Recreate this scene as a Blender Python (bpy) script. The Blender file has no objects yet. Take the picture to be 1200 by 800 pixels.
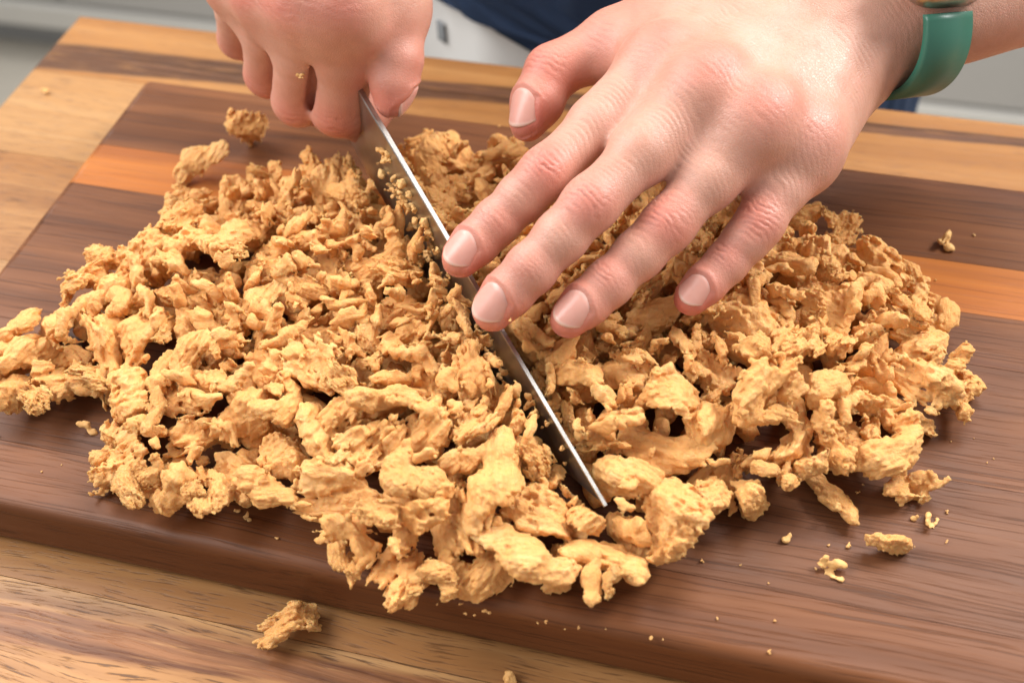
import bpy, bmesh, math, os
import numpy as np
from mathutils import Vector, Matrix, Quaternion

# ------------------------------------------------------------------ camera, world, lights
scene = bpy.context.scene
COL = scene.collection
F_PX = 1400.0
PITCH, YAW, ROLL = [math.radians(a) for a in (47.33, 16.67, -3.24)]
DIST = 0.42                                   # camera to the middle of the cutting board's top


def cam_axes(p, yw, r):
    cp, sp, cy, sy = math.cos(p), math.sin(p), math.cos(yw), math.sin(yw)
    fwd = np.array([-sy * cp, cy * cp, -sp])
    right = np.array([cy, sy, 0.0])
    up = np.cross(right, fwd)
    cr, sr = math.cos(r), math.sin(r)
    return np.array([cr * right + sr * up, -sr * right + cr * up, fwd])


CM = cam_axes(PITCH, YAW, ROLL)
CAM = -CM[2] * DIST


def at(x, y, z):
    """point of the place at height z (metres over the board top) seen at photo pixel x, y"""
    d = CM.T @ np.array([(x - 600) / F_PX, -(y - 400) / F_PX, 1.0])
    return CAM + d * ((z - CAM[2]) / d[2])


cam = bpy.data.cameras.new('camera')
cam.sensor_width = 36.0
cam.lens = F_PX / 1200 * 36
cam.clip_start, cam.clip_end = 0.01, 50
cam.dof.use_dof = True
cam.dof.focus_distance = 0.385
cam.dof.aperture_fstop = 9.0
camo = bpy.data.objects.new('camera', cam)
camo.matrix_world = Matrix(((*[CM[0][0], CM[1][0], -CM[2][0]], CAM[0]), (*[CM[0][1], CM[1][1], -CM[2][1]], CAM[1]),
                            (*[CM[0][2], CM[1][2], -CM[2][2]], CAM[2]), (0, 0, 0, 1)))
COL.objects.link(camo)
scene.camera = camo

world = bpy.data.worlds.new('World')
scene.world = world
world.use_nodes = True
world.node_tree.nodes['Background'].inputs[0].default_value = (1.0, 0.99, 0.97, 1)
world.node_tree.nodes['Background'].inputs[1].default_value = 0.52


def area(name, loc, target, sx, sy, power, col):
    l = bpy.data.lights.new(name, 'AREA')
    l.shape, l.size, l.size_y, l.energy, l.color = 'RECTANGLE', sx, sy, power, col
    o = bpy.data.objects.new(name, l)
    o.location = loc
    o.rotation_euler = (Vector(target) - Vector(loc)).to_track_quat('-Z', 'Y').to_euler()
    COL.objects.link(o)


area('softbox_window_side', (-0.70, -0.02, 0.70), (0, 0, 0), 1.1, 0.40, 15, (1.0, 0.99, 0.975))
area('softbox_right', (0.72, 0.42, 0.72), (0, 0, 0), 0.28, 0.28, 13, (1.0, 0.985, 0.96))
area('background_fill', (0.35, 1.0, 1.5), (-0.2, 1.2, -0.9), 0.8, 0.8, 24, (1.0, 0.98, 0.96))  # added fill lamp, brightens the floor and cabinet behind the counter

vs = scene.view_settings
vs.view_transform, vs.look, vs.exposure, vs.gamma = 'Standard', 'None', 0.0, 1.0
vs.use_curve_mapping = False

# ------------------------------------------------------------------ helpers
QUICK = os.environ.get('QUICK_NOPILE')


def link(o):
    COL.objects.link(o)
    return o


def mesh_obj(name, verts, faces, mat=None, parent=None, smooth=True):
    me = bpy.data.meshes.new(name)
    if isinstance(verts, np.ndarray):
        verts = verts.tolist()
    if isinstance(faces, np.ndarray):
        faces = faces.tolist()
    me.from_pydata(verts, [], faces)
    me.update()
    if smooth:
        me.polygons.foreach_set('use_smooth', [True] * len(me.polygons))
    if mat:
        me.materials.append(mat)
    o = link(bpy.data.objects.new(name, me))
    if parent:
        o.parent = parent
    return o


def thing(name, label, cat, loc=(0, 0, 0), group=None):
    o = link(bpy.data.objects.new(name, None))
    o.empty_display_size = 0.02
    o.location = loc
    o['label'], o['category'] = label, cat
    if group:
        o['group'] = group
    return o


def tag(o, label, cat, group=None):
    o['label'], o['category'] = label, cat
    if group:
        o['group'] = group
    return o


def box(bnds, bevel=0.0, seg=3):
    import bmesh
    x0, x1, y0, y1, z0, z1 = bnds
    bm = bmesh.new()
    bmesh.ops.create_cube(bm, size=1)
    for v in bm.verts:
        v.co = ((x0 + x1) / 2 + v.co.x * (x1 - x0), (y0 + y1) / 2 + v.co.y * (y1 - y0), (z0 + z1) / 2 + v.co.z * (z1 - z0))
    if bevel:
        bmesh.ops.bevel(bm, geom=bm.edges[:], offset=bevel, segments=seg, affect='EDGES', profile=0.5)
    return bm


def bm_obj(name, bm, mat, parent=None, smooth=False):
    me = bpy.data.meshes.new(name)
    bm.to_mesh(me)
    bm.free()
    if smooth:
        me.polygons.foreach_set('use_smooth', [True] * len(me.polygons))
    me.materials.append(mat)
    o = link(bpy.data.objects.new(name, me))
    if parent:
        o.parent = parent
    return o


# ---- numpy lattice noise
_rs = np.random.RandomState(7)
_LAT = (_rs.rand(64, 64, 64).astype(np.float32) * 2 - 1)


def noise(P, seed=0):
    """smooth noise about -1..1 of points P (...,3), lattice spacing 1"""
    P = P + np.array([seed * 17.31, seed * 5.77, seed * 11.13], np.float32)
    i = np.floor(P).astype(np.int32)
    f = (P - i).astype(np.float32)
    f = f * f * (3 - 2 * f)
    i &= 63
    j = (i + 1) & 63
    x0, y0, z0, x1, y1, z1 = i[..., 0], i[..., 1], i[..., 2], j[..., 0], j[..., 1], j[..., 2]
    fx, fy, fz = f[..., 0], f[..., 1], f[..., 2]
    L = _LAT
    a = L[x0, y0, z0] * (1 - fx) + L[x1, y0, z0] * fx
    b = L[x0, y1, z0] * (1 - fx) + L[x1, y1, z0] * fx
    c = L[x0, y0, z1] * (1 - fx) + L[x1, y0, z1] * fx
    d = L[x0, y1, z1] * (1 - fx) + L[x1, y1, z1] * fx
    return (a * (1 - fy) + b * fy) * (1 - fz) + (c * (1 - fy) + d * fy) * fz


def surface_nets(F, org, h):
    nx, ny, nz = F.shape
    S = F < 0
    cnt = np.zeros((nx - 1, ny - 1, nz - 1), np.int8)
    for dx in (0, 1):
        for dy in (0, 1):
            for dz in (0, 1):
                cnt += S[dx:nx - 1 + dx, dy:ny - 1 + dy, dz:nz - 1 + dz]
    act = (cnt > 0) & (cnt < 8)
    idx = np.argwhere(act)
    vid = np.full(act.shape, -1, np.int32)
    vid[act] = np.arange(len(idx))
    corners = [(a, b, c) for a in (0, 1) for b in (0, 1) for c in (0, 1)]
    acc = np.zeros((len(idx), 3))
    n = np.zeros(len(idx))
    for A in corners:
        for ax in range(3):
            if A[ax]:
                continue
            B = list(A)
            B[ax] = 1
            fa = F[idx[:, 0] + A[0], idx[:, 1] + A[1], idx[:, 2] + A[2]]
            fb = F[idx[:, 0] + B[0], idx[:, 1] + B[1], idx[:, 2] + B[2]]
            m = (fa < 0) != (fb < 0)
            t = np.where(m, fa / np.where(m, fa - fb, 1), 0)
            p = np.tile(np.array(A, float), (len(idx), 1))
            p[:, ax] += t
            acc += p * m[:, None]
            n += m
    V = (idx + acc / n[:, None]) * h + np.array(org)
    faces = []
    for ax in range(3):
        u, v = (ax + 1) % 3, (ax + 2) % 3
        s0 = [slice(None)] * 3
        s1 = [slice(None)] * 3
        s0[ax] = slice(0, -1)
        s1[ax] = slice(1, None)
        ch = S[tuple(s0)] != S[tuple(s1)]
        e = np.argwhere(ch)
        ok = (e[:, u] > 0) & (e[:, v] > 0) & (e[:, u] < F.shape[u] - 1) & (e[:, v] < F.shape[v] - 1)
        e = e[ok]
        inside = S[e[:, 0], e[:, 1], e[:, 2]]

        def cell(du, dv):
            q = e.copy()
            q[:, u] -= du
            q[:, v] -= dv
            return vid[q[:, 0], q[:, 1], q[:, 2]]
        q = np.stack([cell(1, 1), cell(0, 1), cell(0, 0), cell(1, 0)], 1)
        q[~inside] = q[~inside][:, ::-1]
        faces.append(q)
    return V, np.concatenate(faces)


def grid(lo, hi, h):
    ax = [np.arange(lo[k], hi[k] + h, h, dtype=np.float32) for k in range(3)]
    return np.stack(np.meshgrid(*ax, indexing='ij'), -1)


def cone_sd(P, a, b, ra, rb):
    a = np.asarray(a, np.float32)
    ba = np.asarray(b, np.float32) - a
    pa = P - a
    t = np.clip((pa @ ba) / float(ba @ ba), 0, 1)
    d = np.sqrt(((pa - t[..., None] * ba) ** 2).sum(-1))
    return d - (ra + (rb - ra) * t)


def ell_sd(P, c, axes, r):
    """ellipsoid, axes rows orthonormal"""
    q = (P - np.asarray(c, np.float32)) @ np.asarray(axes, np.float32).T
    r = np.asarray(r, np.float32)
    k0 = np.sqrt(((q / r) ** 2).sum(-1)) + 1e-9
    k1 = np.sqrt(((q / (r * r)) ** 2).sum(-1)) + 1e-9
    return k0 * (k0 - 1) / k1


def smin(a, b, k):
    hh = np.clip(0.5 + 0.5 * (b - a) / k, 0, 1)
    return b + (a - b) * hh - k * hh * (1 - hh)


def smax(a, b, k):
    return -smin(-a, -b, k)


def nrm(v):
    v = np.asarray(v, float)
    return v / np.linalg.norm(v)


# ------------------------------------------------------------------ materials
def new_mat(name):
    m = bpy.data.materials.new(name)
    m.use_nodes = True
    nt = m.node_tree
    return m, nt, nt.nodes['Principled BSDF']


class NT:
    def __init__(s, nt):
        s.nt = nt

    def n(s, t, **kw):
        nd = s.nt.nodes.new(t)
        for k, v in kw.items():
            setattr(nd, k, v)
        return nd

    def l(s, a, b):
        s.nt.links.new(a, b)

    def put(s, sock, v):
        if hasattr(v, 'is_output'):
            s.l(v, sock)
        elif isinstance(v, (tuple, list)) and len(v) == 3 and sock.type == 'RGBA':
            sock.default_value = (*v, 1)
        else:
            sock.default_value = v

    def math(s, op, a, b=0.0, c=None, clamp=False):
        nd = s.n('ShaderNodeMath', operation=op, use_clamp=clamp)
        s.put(nd.inputs[0], a)
        s.put(nd.inputs[1], b)
        if c is not None:
            s.put(nd.inputs[2], c)
        return nd.outputs[0]

    def vmath(s, op, a, b):
        nd = s.n('ShaderNodeVectorMath', operation=op)
        s.put(nd.inputs[0], a)
        s.put(nd.inputs[1], b)
        return nd.outputs[0]

    def noise(s, vec, scale, detail=4.0, rough=0.55, dist=0.0):
        nd = s.n('ShaderNodeTexNoise')
        s.put(nd.inputs['Vector'], vec)
        nd.inputs['Scale'].default_value = scale
        nd.inputs['Detail'].default_value = detail
        nd.inputs['Roughness'].default_value = rough
        nd.inputs['Distortion'].default_value = dist
        return nd.outputs['Fac']

    def ramp(s, fac, stops, interp='LINEAR'):
        nd = s.n('ShaderNodeValToRGB')
        nd.color_ramp.interpolation = interp
        e = nd.color_ramp.elements
        while len(e) < len(stops):
            e.new(0.5)
        for q, (p, c) in zip(e, stops):
            q.position = p
            q.color = (*c, 1) if not isinstance(c, float) else (c, c, c, 1)
        s.put(nd.inputs[0], fac)
        return nd.outputs[0]

    def mix(s, fac, a, b, mode='MIX'):
        nd = s.n('ShaderNodeMix', data_type='RGBA', blend_type=mode)
        s.put(nd.inputs[0], fac)
        s.put(nd.inputs[6], a)
        s.put(nd.inputs[7], b)
        return nd.outputs[2]

    def bump(s, hgt, strength, dist):
        nd = s.n('ShaderNodeBump')
        nd.inputs['Strength'].default_value = strength
        nd.inputs['Distance'].default_value = dist
        s.put(nd.inputs['Height'], hgt)
        return nd.outputs[0]

    def smooth(s, v, a, b):
        nd = s.n('ShaderNodeMapRange', interpolation_type='SMOOTHSTEP')
        s.put(nd.inputs[0], v)
        nd.inputs[1].default_value = a
        nd.inputs[2].default_value = b
        return nd.outputs[0]


def wood(name, stops, streak, pores=0.6, rough=0.42, band=None, figure=1.0, bandcol=((0.045, 0.019, 0.011), (0.12, 0.055, 0.032)), knots=(), plen=22.0):
    """long grain along X; stops = ramp of base tones, streak = colour of dark growth streaks"""
    m, nt, bs = new_mat(name)
    g = NT(nt)
    tc = g.n('ShaderNodeTexCoord').outputs['Object']
    rnd = g.n('ShaderNodeObjectInfo').outputs['Random']
    off = g.n('ShaderNodeCombineXYZ')
    g.l(g.math('MULTIPLY', rnd, 3.7), off.inputs[0])
    g.l(g.math('MULTIPLY', rnd, 9.1), off.inputs[1])
    p = g.vmath('ADD', tc, off.outputs[0])
    warp = g.noise(g.vmath('MULTIPLY', p, (5.0, 16.0, 16.0)), 1.0, 3)
    wv = g.n('ShaderNodeCombineXYZ')
    g.l(g.math('MULTIPLY', g.math('SUBTRACT', warp, 0.5), 0.016 * figure), wv.inputs[1])
    p2 = g.vmath('ADD', p, wv.outputs[0])
    ring = g.noise(g.vmath('MULTIPLY', p2, (2.5, 75.0, 40.0)), 1.0, 3, 0.5)
    fine = g.noise(g.vmath('MULTIPLY', p2, (9.0, 420.0, 300.0)), 1.0, 4, 0.6)
    fac = g.math('ADD', g.math('MULTIPLY', ring, 0.72), g.math('MULTIPLY', fine, 0.28))
    col = g.ramp(fac, stops)
    sm = g.smooth(g.noise(g.vmath('MULTIPLY', p2, (1.6, 38.0, 25.0)), 1.0, 4, 0.6), 0.54, 0.68)
    col = g.mix(g.math('MULTIPLY', sm, 0.75), col, streak)
    pore = g.smooth(g.noise(g.vmath('MULTIPLY', p2, (plen, 1300.0, 900.0)), 1.0, 3, 0.55), 0.53, 0.66)
    col = g.mix(g.math('MULTIPLY', pore, pores), col, tuple(c * 0.42 for c in streak))
    if band:
        # one dark heartwood band that narrows along X
        sp = g.n('ShaderNodeSeparateXYZ')
        g.l(tc, sp.inputs[0])
        yc = g.math('ADD', g.math('MULTIPLY', sp.outputs[0], band[1]), band[0])
        w = g.math('MAXIMUM', g.math('ADD', g.math('MULTIPLY', sp.outputs[0], band[3]), band[2]), 0.0025)
        nb = g.math('MULTIPLY', g.math('SUBTRACT', g.noise(g.vmath('MULTIPLY', tc, (7.0, 90.0, 60.0)), 1.0, 4), 0.5), 0.012)
        dd = g.math('ABSOLUTE', g.math('ADD', g.math('SUBTRACT', sp.outputs[1], yc), nb))
        bm_ = g.smooth(g.math('DIVIDE', dd, w), 1.15, 0.8)
        dark = g.ramp(fine, [(0.35, bandcol[0]), (0.65, bandcol[1])])
        bm_ = g.math('MULTIPLY', bm_, g.smooth(g.noise(g.vmath('MULTIPLY', tc, (45.0, 700.0, 300.0)), 1.0, 3), 0.15, 0.48))
        col = g.mix(g.math('MULTIPLY', bm_, 0.93), col, dark)
    for kx, ky, kr in knots:
        dv = g.n('ShaderNodeVectorMath', operation='LENGTH')
        g.l(g.vmath('MULTIPLY', g.vmath('SUBTRACT', tc, (kx, ky, 0.0)), (0.6, 1.0, 0.0)), dv.inputs[0])
        kd_ = g.math('ADD', dv.outputs['Value'], g.math('MULTIPLY', g.math('SUBTRACT', g.noise(tc, 260, 3), 0.5), kr * 0.8))
        col = g.mix(g.math('MULTIPLY', g.smooth(g.math('DIVIDE', kd_, kr), 1.25, 0.5), 0.85), col, (0.26, 0.085, 0.026))
    g.l(col, bs.inputs['Base Color'])
    sheen = g.noise(g.vmath('MULTIPLY', p, (30.0, 160.0, 100.0)), 1.0, 3)
    g.l(g.math('ADD', g.math('MULTIPLY', sheen, 0.22), rough - 0.11), bs.inputs['Roughness'])
    h = g.math('SUBTRACT', g.math('MULTIPLY', fine, 0.35), g.math('MULTIPLY', pore, 0.6))
    g.l(g.bump(h, 0.35, 0.0004), bs.inputs['Normal'])
    bs.inputs['Specular IOR Level'].default_value = 0.25
    return m


WALNUT = [wood('walnut_' + n, st, sk, 0.5, 0.47, None, fg) for n, st, sk, fg in [
    ('cool', [(0.25, (0.084, 0.029, 0.011)), (0.5, (0.150, 0.053, 0.019)), (0.75, (0.236, 0.090, 0.034))], (0.095, 0.031, 0.014), 0.7),
    ('warm', [(0.25, (0.086, 0.028, 0.009)), (0.5, (0.142, 0.048, 0.016)), (0.75, (0.210, 0.079, 0.029))], (0.100, 0.032, 0.012), 0.9),
    ('deep', [(0.25, (0.078, 0.027, 0.011)), (0.5, (0.138, 0.052, 0.022)), (0.75, (0.210, 0.086, 0.038))], (0.075, 0.025, 0.011), 0.9)]]
CHERRY = wood('cherry_wood', [(0.25, (0.33, 0.092, 0.018)), (0.5, (0.45, 0.145, 0.028)), (0.75, (0.54, 0.195, 0.044))], (0.31, 0.095, 0.024), 0.25, 0.42, None, 0.5)
RB = ((0.11, 0.037, 0.015), (0.27, 0.11, 0.045))
DB = ((0.045, 0.019, 0.011), (0.12, 0.055, 0.032))
ACACIA = [wood('acacia_' + n, st, sk, po, 0.36, bd, fg, RB if n == 'figured' else DB, kn, 75.0) for n, st, sk, po, bd, fg, kn in [
    ('gold', [(0.28, (0.27, 0.112, 0.036)), (0.5, (0.34, 0.158, 0.056)), (0.72, (0.45, 0.236, 0.092))], (0.17, 0.066, 0.026), 0.55, None, 1.6, [(-0.262, 0.0385, 0.0075)]),
    ('heart', [(0.28, (0.25, 0.102, 0.032)), (0.5, (0.32, 0.142, 0.046)), (0.72, (0.42, 0.210, 0.076))], (0.21, 0.082, 0.030), 0.3, (0.0265, 0.052, 0.0062, -0.016), 0.8, []),
    ('figured', [(0.3, (0.20, 0.078, 0.026)), (0.5, (0.40, 0.195, 0.072)), (0.7, (0.58, 0.34, 0.145))], (0.125, 0.044, 0.019), 0.75, (0.0665, 0.055, 0.0062, 0.0), 1.6, [(-0.135, 0.043, 0.0016)]),
    ('pale', [(0.28, (0.34, 0.160, 0.055)), (0.5, (0.37, 0.190, 0.074)), (0.72, (0.47, 0.276, 0.124))], (0.24, 0.098, 0.036), 0.5, None, 1.4, [])]]


def plain(name, col, rough=0.5, metal=0.0, nscale=60.0, namp=0.12, bump=0.0, spec=0.5):
    m, nt, bs = new_mat(name)
    g = NT(nt)
    tc = g.n('ShaderNodeTexCoord').outputs['Object']
    nz = g.noise(tc, nscale, 4)
    g.l(g.mix(nz, tuple(c * (1 - namp) for c in col), tuple(min(1, c * (1 + namp)) for c in col)), bs.inputs['Base Color'])
    bs.inputs['Roughness'].default_value = rough
    bs.inputs['Metallic'].default_value = metal
    bs.inputs['Specular IOR Level'].default_value = spec
    if bump:
        g.l(g.bump(g.noise(tc, nscale * 12, 3), bump, 0.0005), bs.inputs['Normal'])
    return m


def skin_mat():
    m, nt, bs = new_mat('skin')
    g = NT(nt)
    tc = g.n('ShaderNodeTexCoord').outputs['Object']
    red = g.n('ShaderNodeAttribute', attribute_name='red').outputs['Fac']
    base = g.ramp(g.noise(tc, 70, 4, 0.6), [(0.3, (0.49, 0.240, 0.168)), (0.55, (0.55, 0.292, 0.212)), (0.75, (0.60, 0.342, 0.260))])
    blot = g.smooth(g.noise(tc, 140, 3, 0.6), 0.5, 0.75)
    base = g.mix(g.math('MULTIPLY', blot, 0.34), base, (0.60, 0.255, 0.195))
    col = g.mix(g.math('MULTIPLY', red, 0.95, clamp=True), base, (0.60, 0.165, 0.120))
    crs = g.n('ShaderNodeAttribute', attribute_name='crease').outputs['Fac']
    col = g.mix(g.math('MULTIPLY', crs, 0.8, clamp=True), col, (0.42, 0.125, 0.085))
    g.l(col, bs.inputs['Base Color'])
    vo = g.n('ShaderNodeTexVoronoi', feature='DISTANCE_TO_EDGE')
    g.l(g.vmath('ADD', g.vmath('MULTIPLY', tc, (1, 1, 1)), (0, 0, 0)), vo.inputs['Vector'])
    vo.inputs['Scale'].default_value = 1050
    cell = g.smooth(vo.outputs['Distance'], 0.0, 0.16)
    pores = g.noise(tc, 2300, 3, 0.6)
    lines = g.noise(g.vmath('MULTIPLY', tc, (420, 420, 420)), 1.0, 4, 0.65, 1.2)
    h = g.math('ADD', g.math('MULTIPLY', cell, 0.75), g.math('ADD', g.math('MULTIPLY', pores, 0.5), g.math('MULTIPLY', lines, 0.35)))
    g.l(g.bump(h, 0.27, 0.0004), bs.inputs['Normal'])
    g.l(g.math('ADD', 0.30, g.math('MULTIPLY', g.noise(tc, 500, 3), 0.26)), bs.inputs['Roughness'])
    bs.inputs['Subsurface Weight'].default_value = 0.22
    bs.inputs['Subsurface Radius'].default_value = (1.0, 0.36, 0.2)
    bs.inputs['Subsurface Scale'].default_value = 0.0028
    bs.inputs['Specular IOR Level'].default_value = 0.5
    return m


def nail_mat():
    m, nt, bs = new_mat('fingernail')
    g = NT(nt)
    tip = g.n('ShaderNodeAttribute', attribute_name='tip').outputs['Fac']
    tc = g.n('ShaderNodeTexCoord').outputs['Object']
    base = g.mix(g.noise(tc, 260, 3), (0.62, 0.290, 0.232), (0.70, 0.375, 0.310))
    col = g.mix(g.math('MULTIPLY', g.smooth(tip, 0.88, 0.97), 0.6), base, (0.74, 0.55, 0.45))
    lun = g.smooth(tip, 0.16, 0.06)
    col = g.mix(g.math('MULTIPLY', lun, 0.5), col, (0.70, 0.46, 0.40))
    g.l(col, bs.inputs['Base Color'])
    bs.inputs['Roughness'].default_value = 0.36
    bs.inputs['Subsurface Weight'].default_value = 0.15
    bs.inputs['Subsurface Scale'].default_value = 0.0015
    bs.inputs['Subsurface Radius'].default_value = (1, .4, .25)
    g.l(g.bump(g.noise(tc, 1500, 2), 0.12, 0.0003), bs.inputs['Normal'])
    return m


def food_mat(name, tones, seed=0.0, sss=0.3, bmp=1.0):
    m, nt, bs = new_mat(name)
    g = NT(nt)
    tc = g.n('ShaderNodeTexCoord').outputs['Object']
    rnd = g.n('ShaderNodeObjectInfo').outputs['Random']
    p = g.vmath('ADD', tc, (seed, seed * 2, 0))
    n1 = g.noise(p, 110, 4, 0.6, 0.5)
    n2 = g.noise(p, 700, 3, 0.6)
    fac = g.math('ADD', g.math('MULTIPLY', n1, 0.7), g.math('MULTIPLY', n2, 0.3))
    col = g.ramp(fac, tones)
    col = g.mix(g.math('MULTIPLY', rnd, 0.45), col, (0.83, 0.400, 0.120))
    tan = g.smooth(g.noise(p, 190, 3, 0.7), 0.60, 0.74)
    col = g.mix(g.math('MULTIPLY', tan, 0.5), col, (0.68, 0.285, 0.080))
    g.l(col, bs.inputs['Base Color'])
    fib = g.noise(g.vmath('MULTIPLY', p, (230, 950, 950)), 1.0, 4, 0.65, 0.8)
    por = g.noise(p, 850, 4, 0.7)
    h = g.math('ADD', g.math('MULTIPLY', fib, 0.6), g.math('MULTIPLY', por, 0.7))
    g.l(g.bump(h, bmp, 0.0013), bs.inputs['Normal'])
    bs.inputs['Roughness'].default_value = 0.58
    bs.inputs['Specular IOR Level'].default_value = 0.38
    bs.inputs['Subsurface Weight'].default_value = sss
    bs.inputs['Subsurface Radius'].default_value = (1.0, 0.5, 0.2)
    bs.inputs['Subsurface Scale'].default_value = 0.0022
    return m


SKIN = skin_mat()
NAIL = nail_mat()
FOOD = food_mat('chopped_food', [(0.28, (0.74, 0.330, 0.092)), (0.5, (0.85, 0.446, 0.153)), (0.72, (0.91, 0.565, 0.245))])
CRUMB = food_mat('pale_crumb', [(0.28, (0.66, 0.36, 0.115)), (0.5, (0.78, 0.47, 0.18)), (0.72, (0.84, 0.57, 0.27))], 3.0, 0.0, 0.25)


# ------------------------------------------------------------------ room behind
M_FLOOR = plain('floor_tile', (0.60, 0.55, 0.47), 0.5)
M_CAB = plain('cabinet_paint', (0.40, 0.385, 0.365), 0.5, namp=0.03)
M_RAIL = plain('cabinet_rail_paint', (0.56, 0.54, 0.50), 0.5, namp=0.03)
M_KICK = plain('kick_plate_paint', (0.30, 0.30, 0.30), 0.6, namp=0.04)

fl = bm_obj('floor', box((-3, 3, -2, 3, -0.97, -0.92)), M_FLOOR)
fl['kind'] = 'structure'

cabz = thing('kitchen_cabinet', 'grey kitchen base cabinet, blurred, behind the wooden counter', 'cabinet', (0, 1.3, -0.92))
YC = 0.0
bm_obj('carcass', box((-2.4, 2.0, 0.03, 0.55, 0.11, 0.9)), M_KICK, cabz)
bm_obj('kick_plate', box((-2.4, 2.0, 0.06, 0.09, 0.0, 0.108)), M_KICK, cabz)
bm_obj('bottom_rail', box((-2.4, 2.0, -0.012, 0.028, 0.085, 0.128), 0.003), M_RAIL, cabz)
xs = [-2.4, -1.76, -1.17, -0.58, 0.01, 0.60, 1.19, 1.78]
for a, b in zip(xs[:-1], xs[1:]):
    d = bm_obj('door', box((a + 0.004, b - 0.004, 0.0, 0.028, 0.134, 0.88), 0.002), M_CAB, cabz)
    hm = bm_obj('handle', box((b - 0.06, b - 0.048, -0.03, -0.018, 0.62, 0.80), 0.003), M_RAIL, d)

# ------------------------------------------------------------------ wooden counter of acacia planks
ZT = -0.023
X0T, X1T = -0.283, 0.52
counter = thing('wooden_counter', 'golden acacia plank counter top with dark streaks under the walnut board', 'counter', (0, 0, ZT))
pl = [(0.1965, 0.146, 1), (0.146, 0.085, 3), (0.085, 0.02, 0), (0.02, -0.045, 3), (-0.045, -0.1155, 0), (-0.1155, -0.19, 2), (-0.19, -0.26, 0), (-0.26, -0.33, 3)]
for i, (y1, y0, k) in enumerate(pl):
    bv = box((X0T, X1T, y0 + 0.00012, y1 - 0.00012, -0.038, 0.0), 0.0)
    import bmesh
    ed = [e for e in bv.edges if abs(e.verts[0].co.x - X0T) < 1e-6 and abs(e.verts[1].co.x - X0T) < 1e-6 and e.verts[0].co.z > -0.001 and e.verts[1].co.z > -0.001]
    if i == 0:
        ed += [e for e in bv.edges if e.verts[0].co.y > y1 - 0.001 and e.verts[1].co.y > y1 - 0.001 and e.verts[0].co.z > -0.001 and e.verts[1].co.z > -0.001]
        ed = list(set(ed))
    bmesh.ops.bevel(bv, geom=ed, offset=0.004, segments=4, affect='EDGES', profile=0.5)
    # plank-local origin at its own middle so the grain differs
    for v in bv.verts:
        v.co.y -= y0
    o = bm_obj('plank', bv, ACACIA[k], counter)
    o.location.y = y0
    if i == 0:
        o['label'] = 'golden back plank with a dark band along it'

# legs of the counter (hidden below, they carry it)
M_LEG = plain('counter_base', (0.36, 0.35, 0.33), 0.6)
bm_obj('base', box((X0T + 0.06, X1T - 0.04, -0.30, 0.12, ZT * 0 - 0.897, -0.0385)), M_LEG, counter)

# ------------------------------------------------------------------ walnut cutting board of glued staves
BX0, BX1 = -0.2015, 0.245
board = thing('cutting_board', 'thick dark walnut cutting board with an orange stripe under the chopped heap', 'cutting board', (0, 0, ZT))
BT = -ZT
st = [(0.1215, 0.0962, 0), (0.0962, 0.073, 0), (0.073, 0.0474, 'c'), (0.0474, 0.0228, 0), (0.0228, -0.028, 0), (-0.028, -0.0795, 2), (-0.0795, -0.1035, 1)]
for i, (y1, y0, k) in enumerate(st):
    bv = box((BX0, BX1, y0 + 0.00008, y1 - 0.00008, 0.0, BT))
    top = lambda e: all(v.co.z > BT - 1e-6 for v in e.verts)
    bot = lambda e: all(v.co.z < 1e-6 for v in e.verts)
    endx = lambda e: all(abs(v.co.x - BX0) < 1e-6 for v in e.verts) or all(abs(v.co.x - BX1) < 1e-6 for v in e.verts)
    side = lambda e, yy: all(abs(v.co.y - yy) < 1e-3 for v in e.verts)
    ed = [e for e in bv.edges if (top(e) or bot(e)) and (endx(e) or (i == 0 and side(e, y1)) or (i == len(st) - 1 and side(e, y0)))]
    ed += [e for e in bv.edges if endx(e) and not top(e) and not bot(e) and ((i == 0 and side(e, y1)) or (i == len(st) - 1 and side(e, y0)))]
    bmesh.ops.bevel(bv, geom=list(set(ed)), offset=0.0042, segments=6, affect='EDGES', profile=0.5)
    o = bm_obj('stave', bv, CHERRY if k == 'c' else WALNUT[k], board)
    if k == 'c':
        o['label'] = 'orange brown stripe stave'
    for f in o.data.polygons:
        f.use_smooth = f.area < 0.0009


# ------------------------------------------------------------------ hands
def build_hand(prims, h, lo, hi, k_default=0.006):
    G = grid(lo, hi, h)
    F = np.full(G.shape[:3], 0.05, np.float32)
    for pr in prims:
        kind = pr[0]
        if kind == 'cone':
            _, a, b, ra, rb, k = pr
            r = max(ra, rb) + 0.02
            mn = np.minimum(a, b) - r
            mx = np.maximum(a, b) + r
        else:
            _, a, axes, rr, k = pr
            r = max(rr) + 0.02
            mn, mx = np.asarray(a) - r, np.asarray(a) + r
        i0 = np.maximum(0, np.floor((mn - lo) / h).astype(int))
        i1 = np.minimum(F.shape, np.ceil((mx - lo) / h).astype(int) + 1)
        if (i1 <= i0).any():
            continue
        sl = tuple(slice(i0[q], i1[q]) for q in range(3))
        P = G[sl]
        d = cone_sd(P, a, b, ra, rb) if kind == 'cone' else ell_sd(P, a, axes, rr)
        if k < 0:
            F[sl] = smax(F[sl], -d, -k)
        else:
            F[sl] = smin(F[sl], d, k)
    for ax in range(3):
        e = [slice(None)] * 3
        for k in (0, -1):
            e[ax] = k
            F[tuple(e)] = .002
    return surface_nets(F, lo, h)


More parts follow.
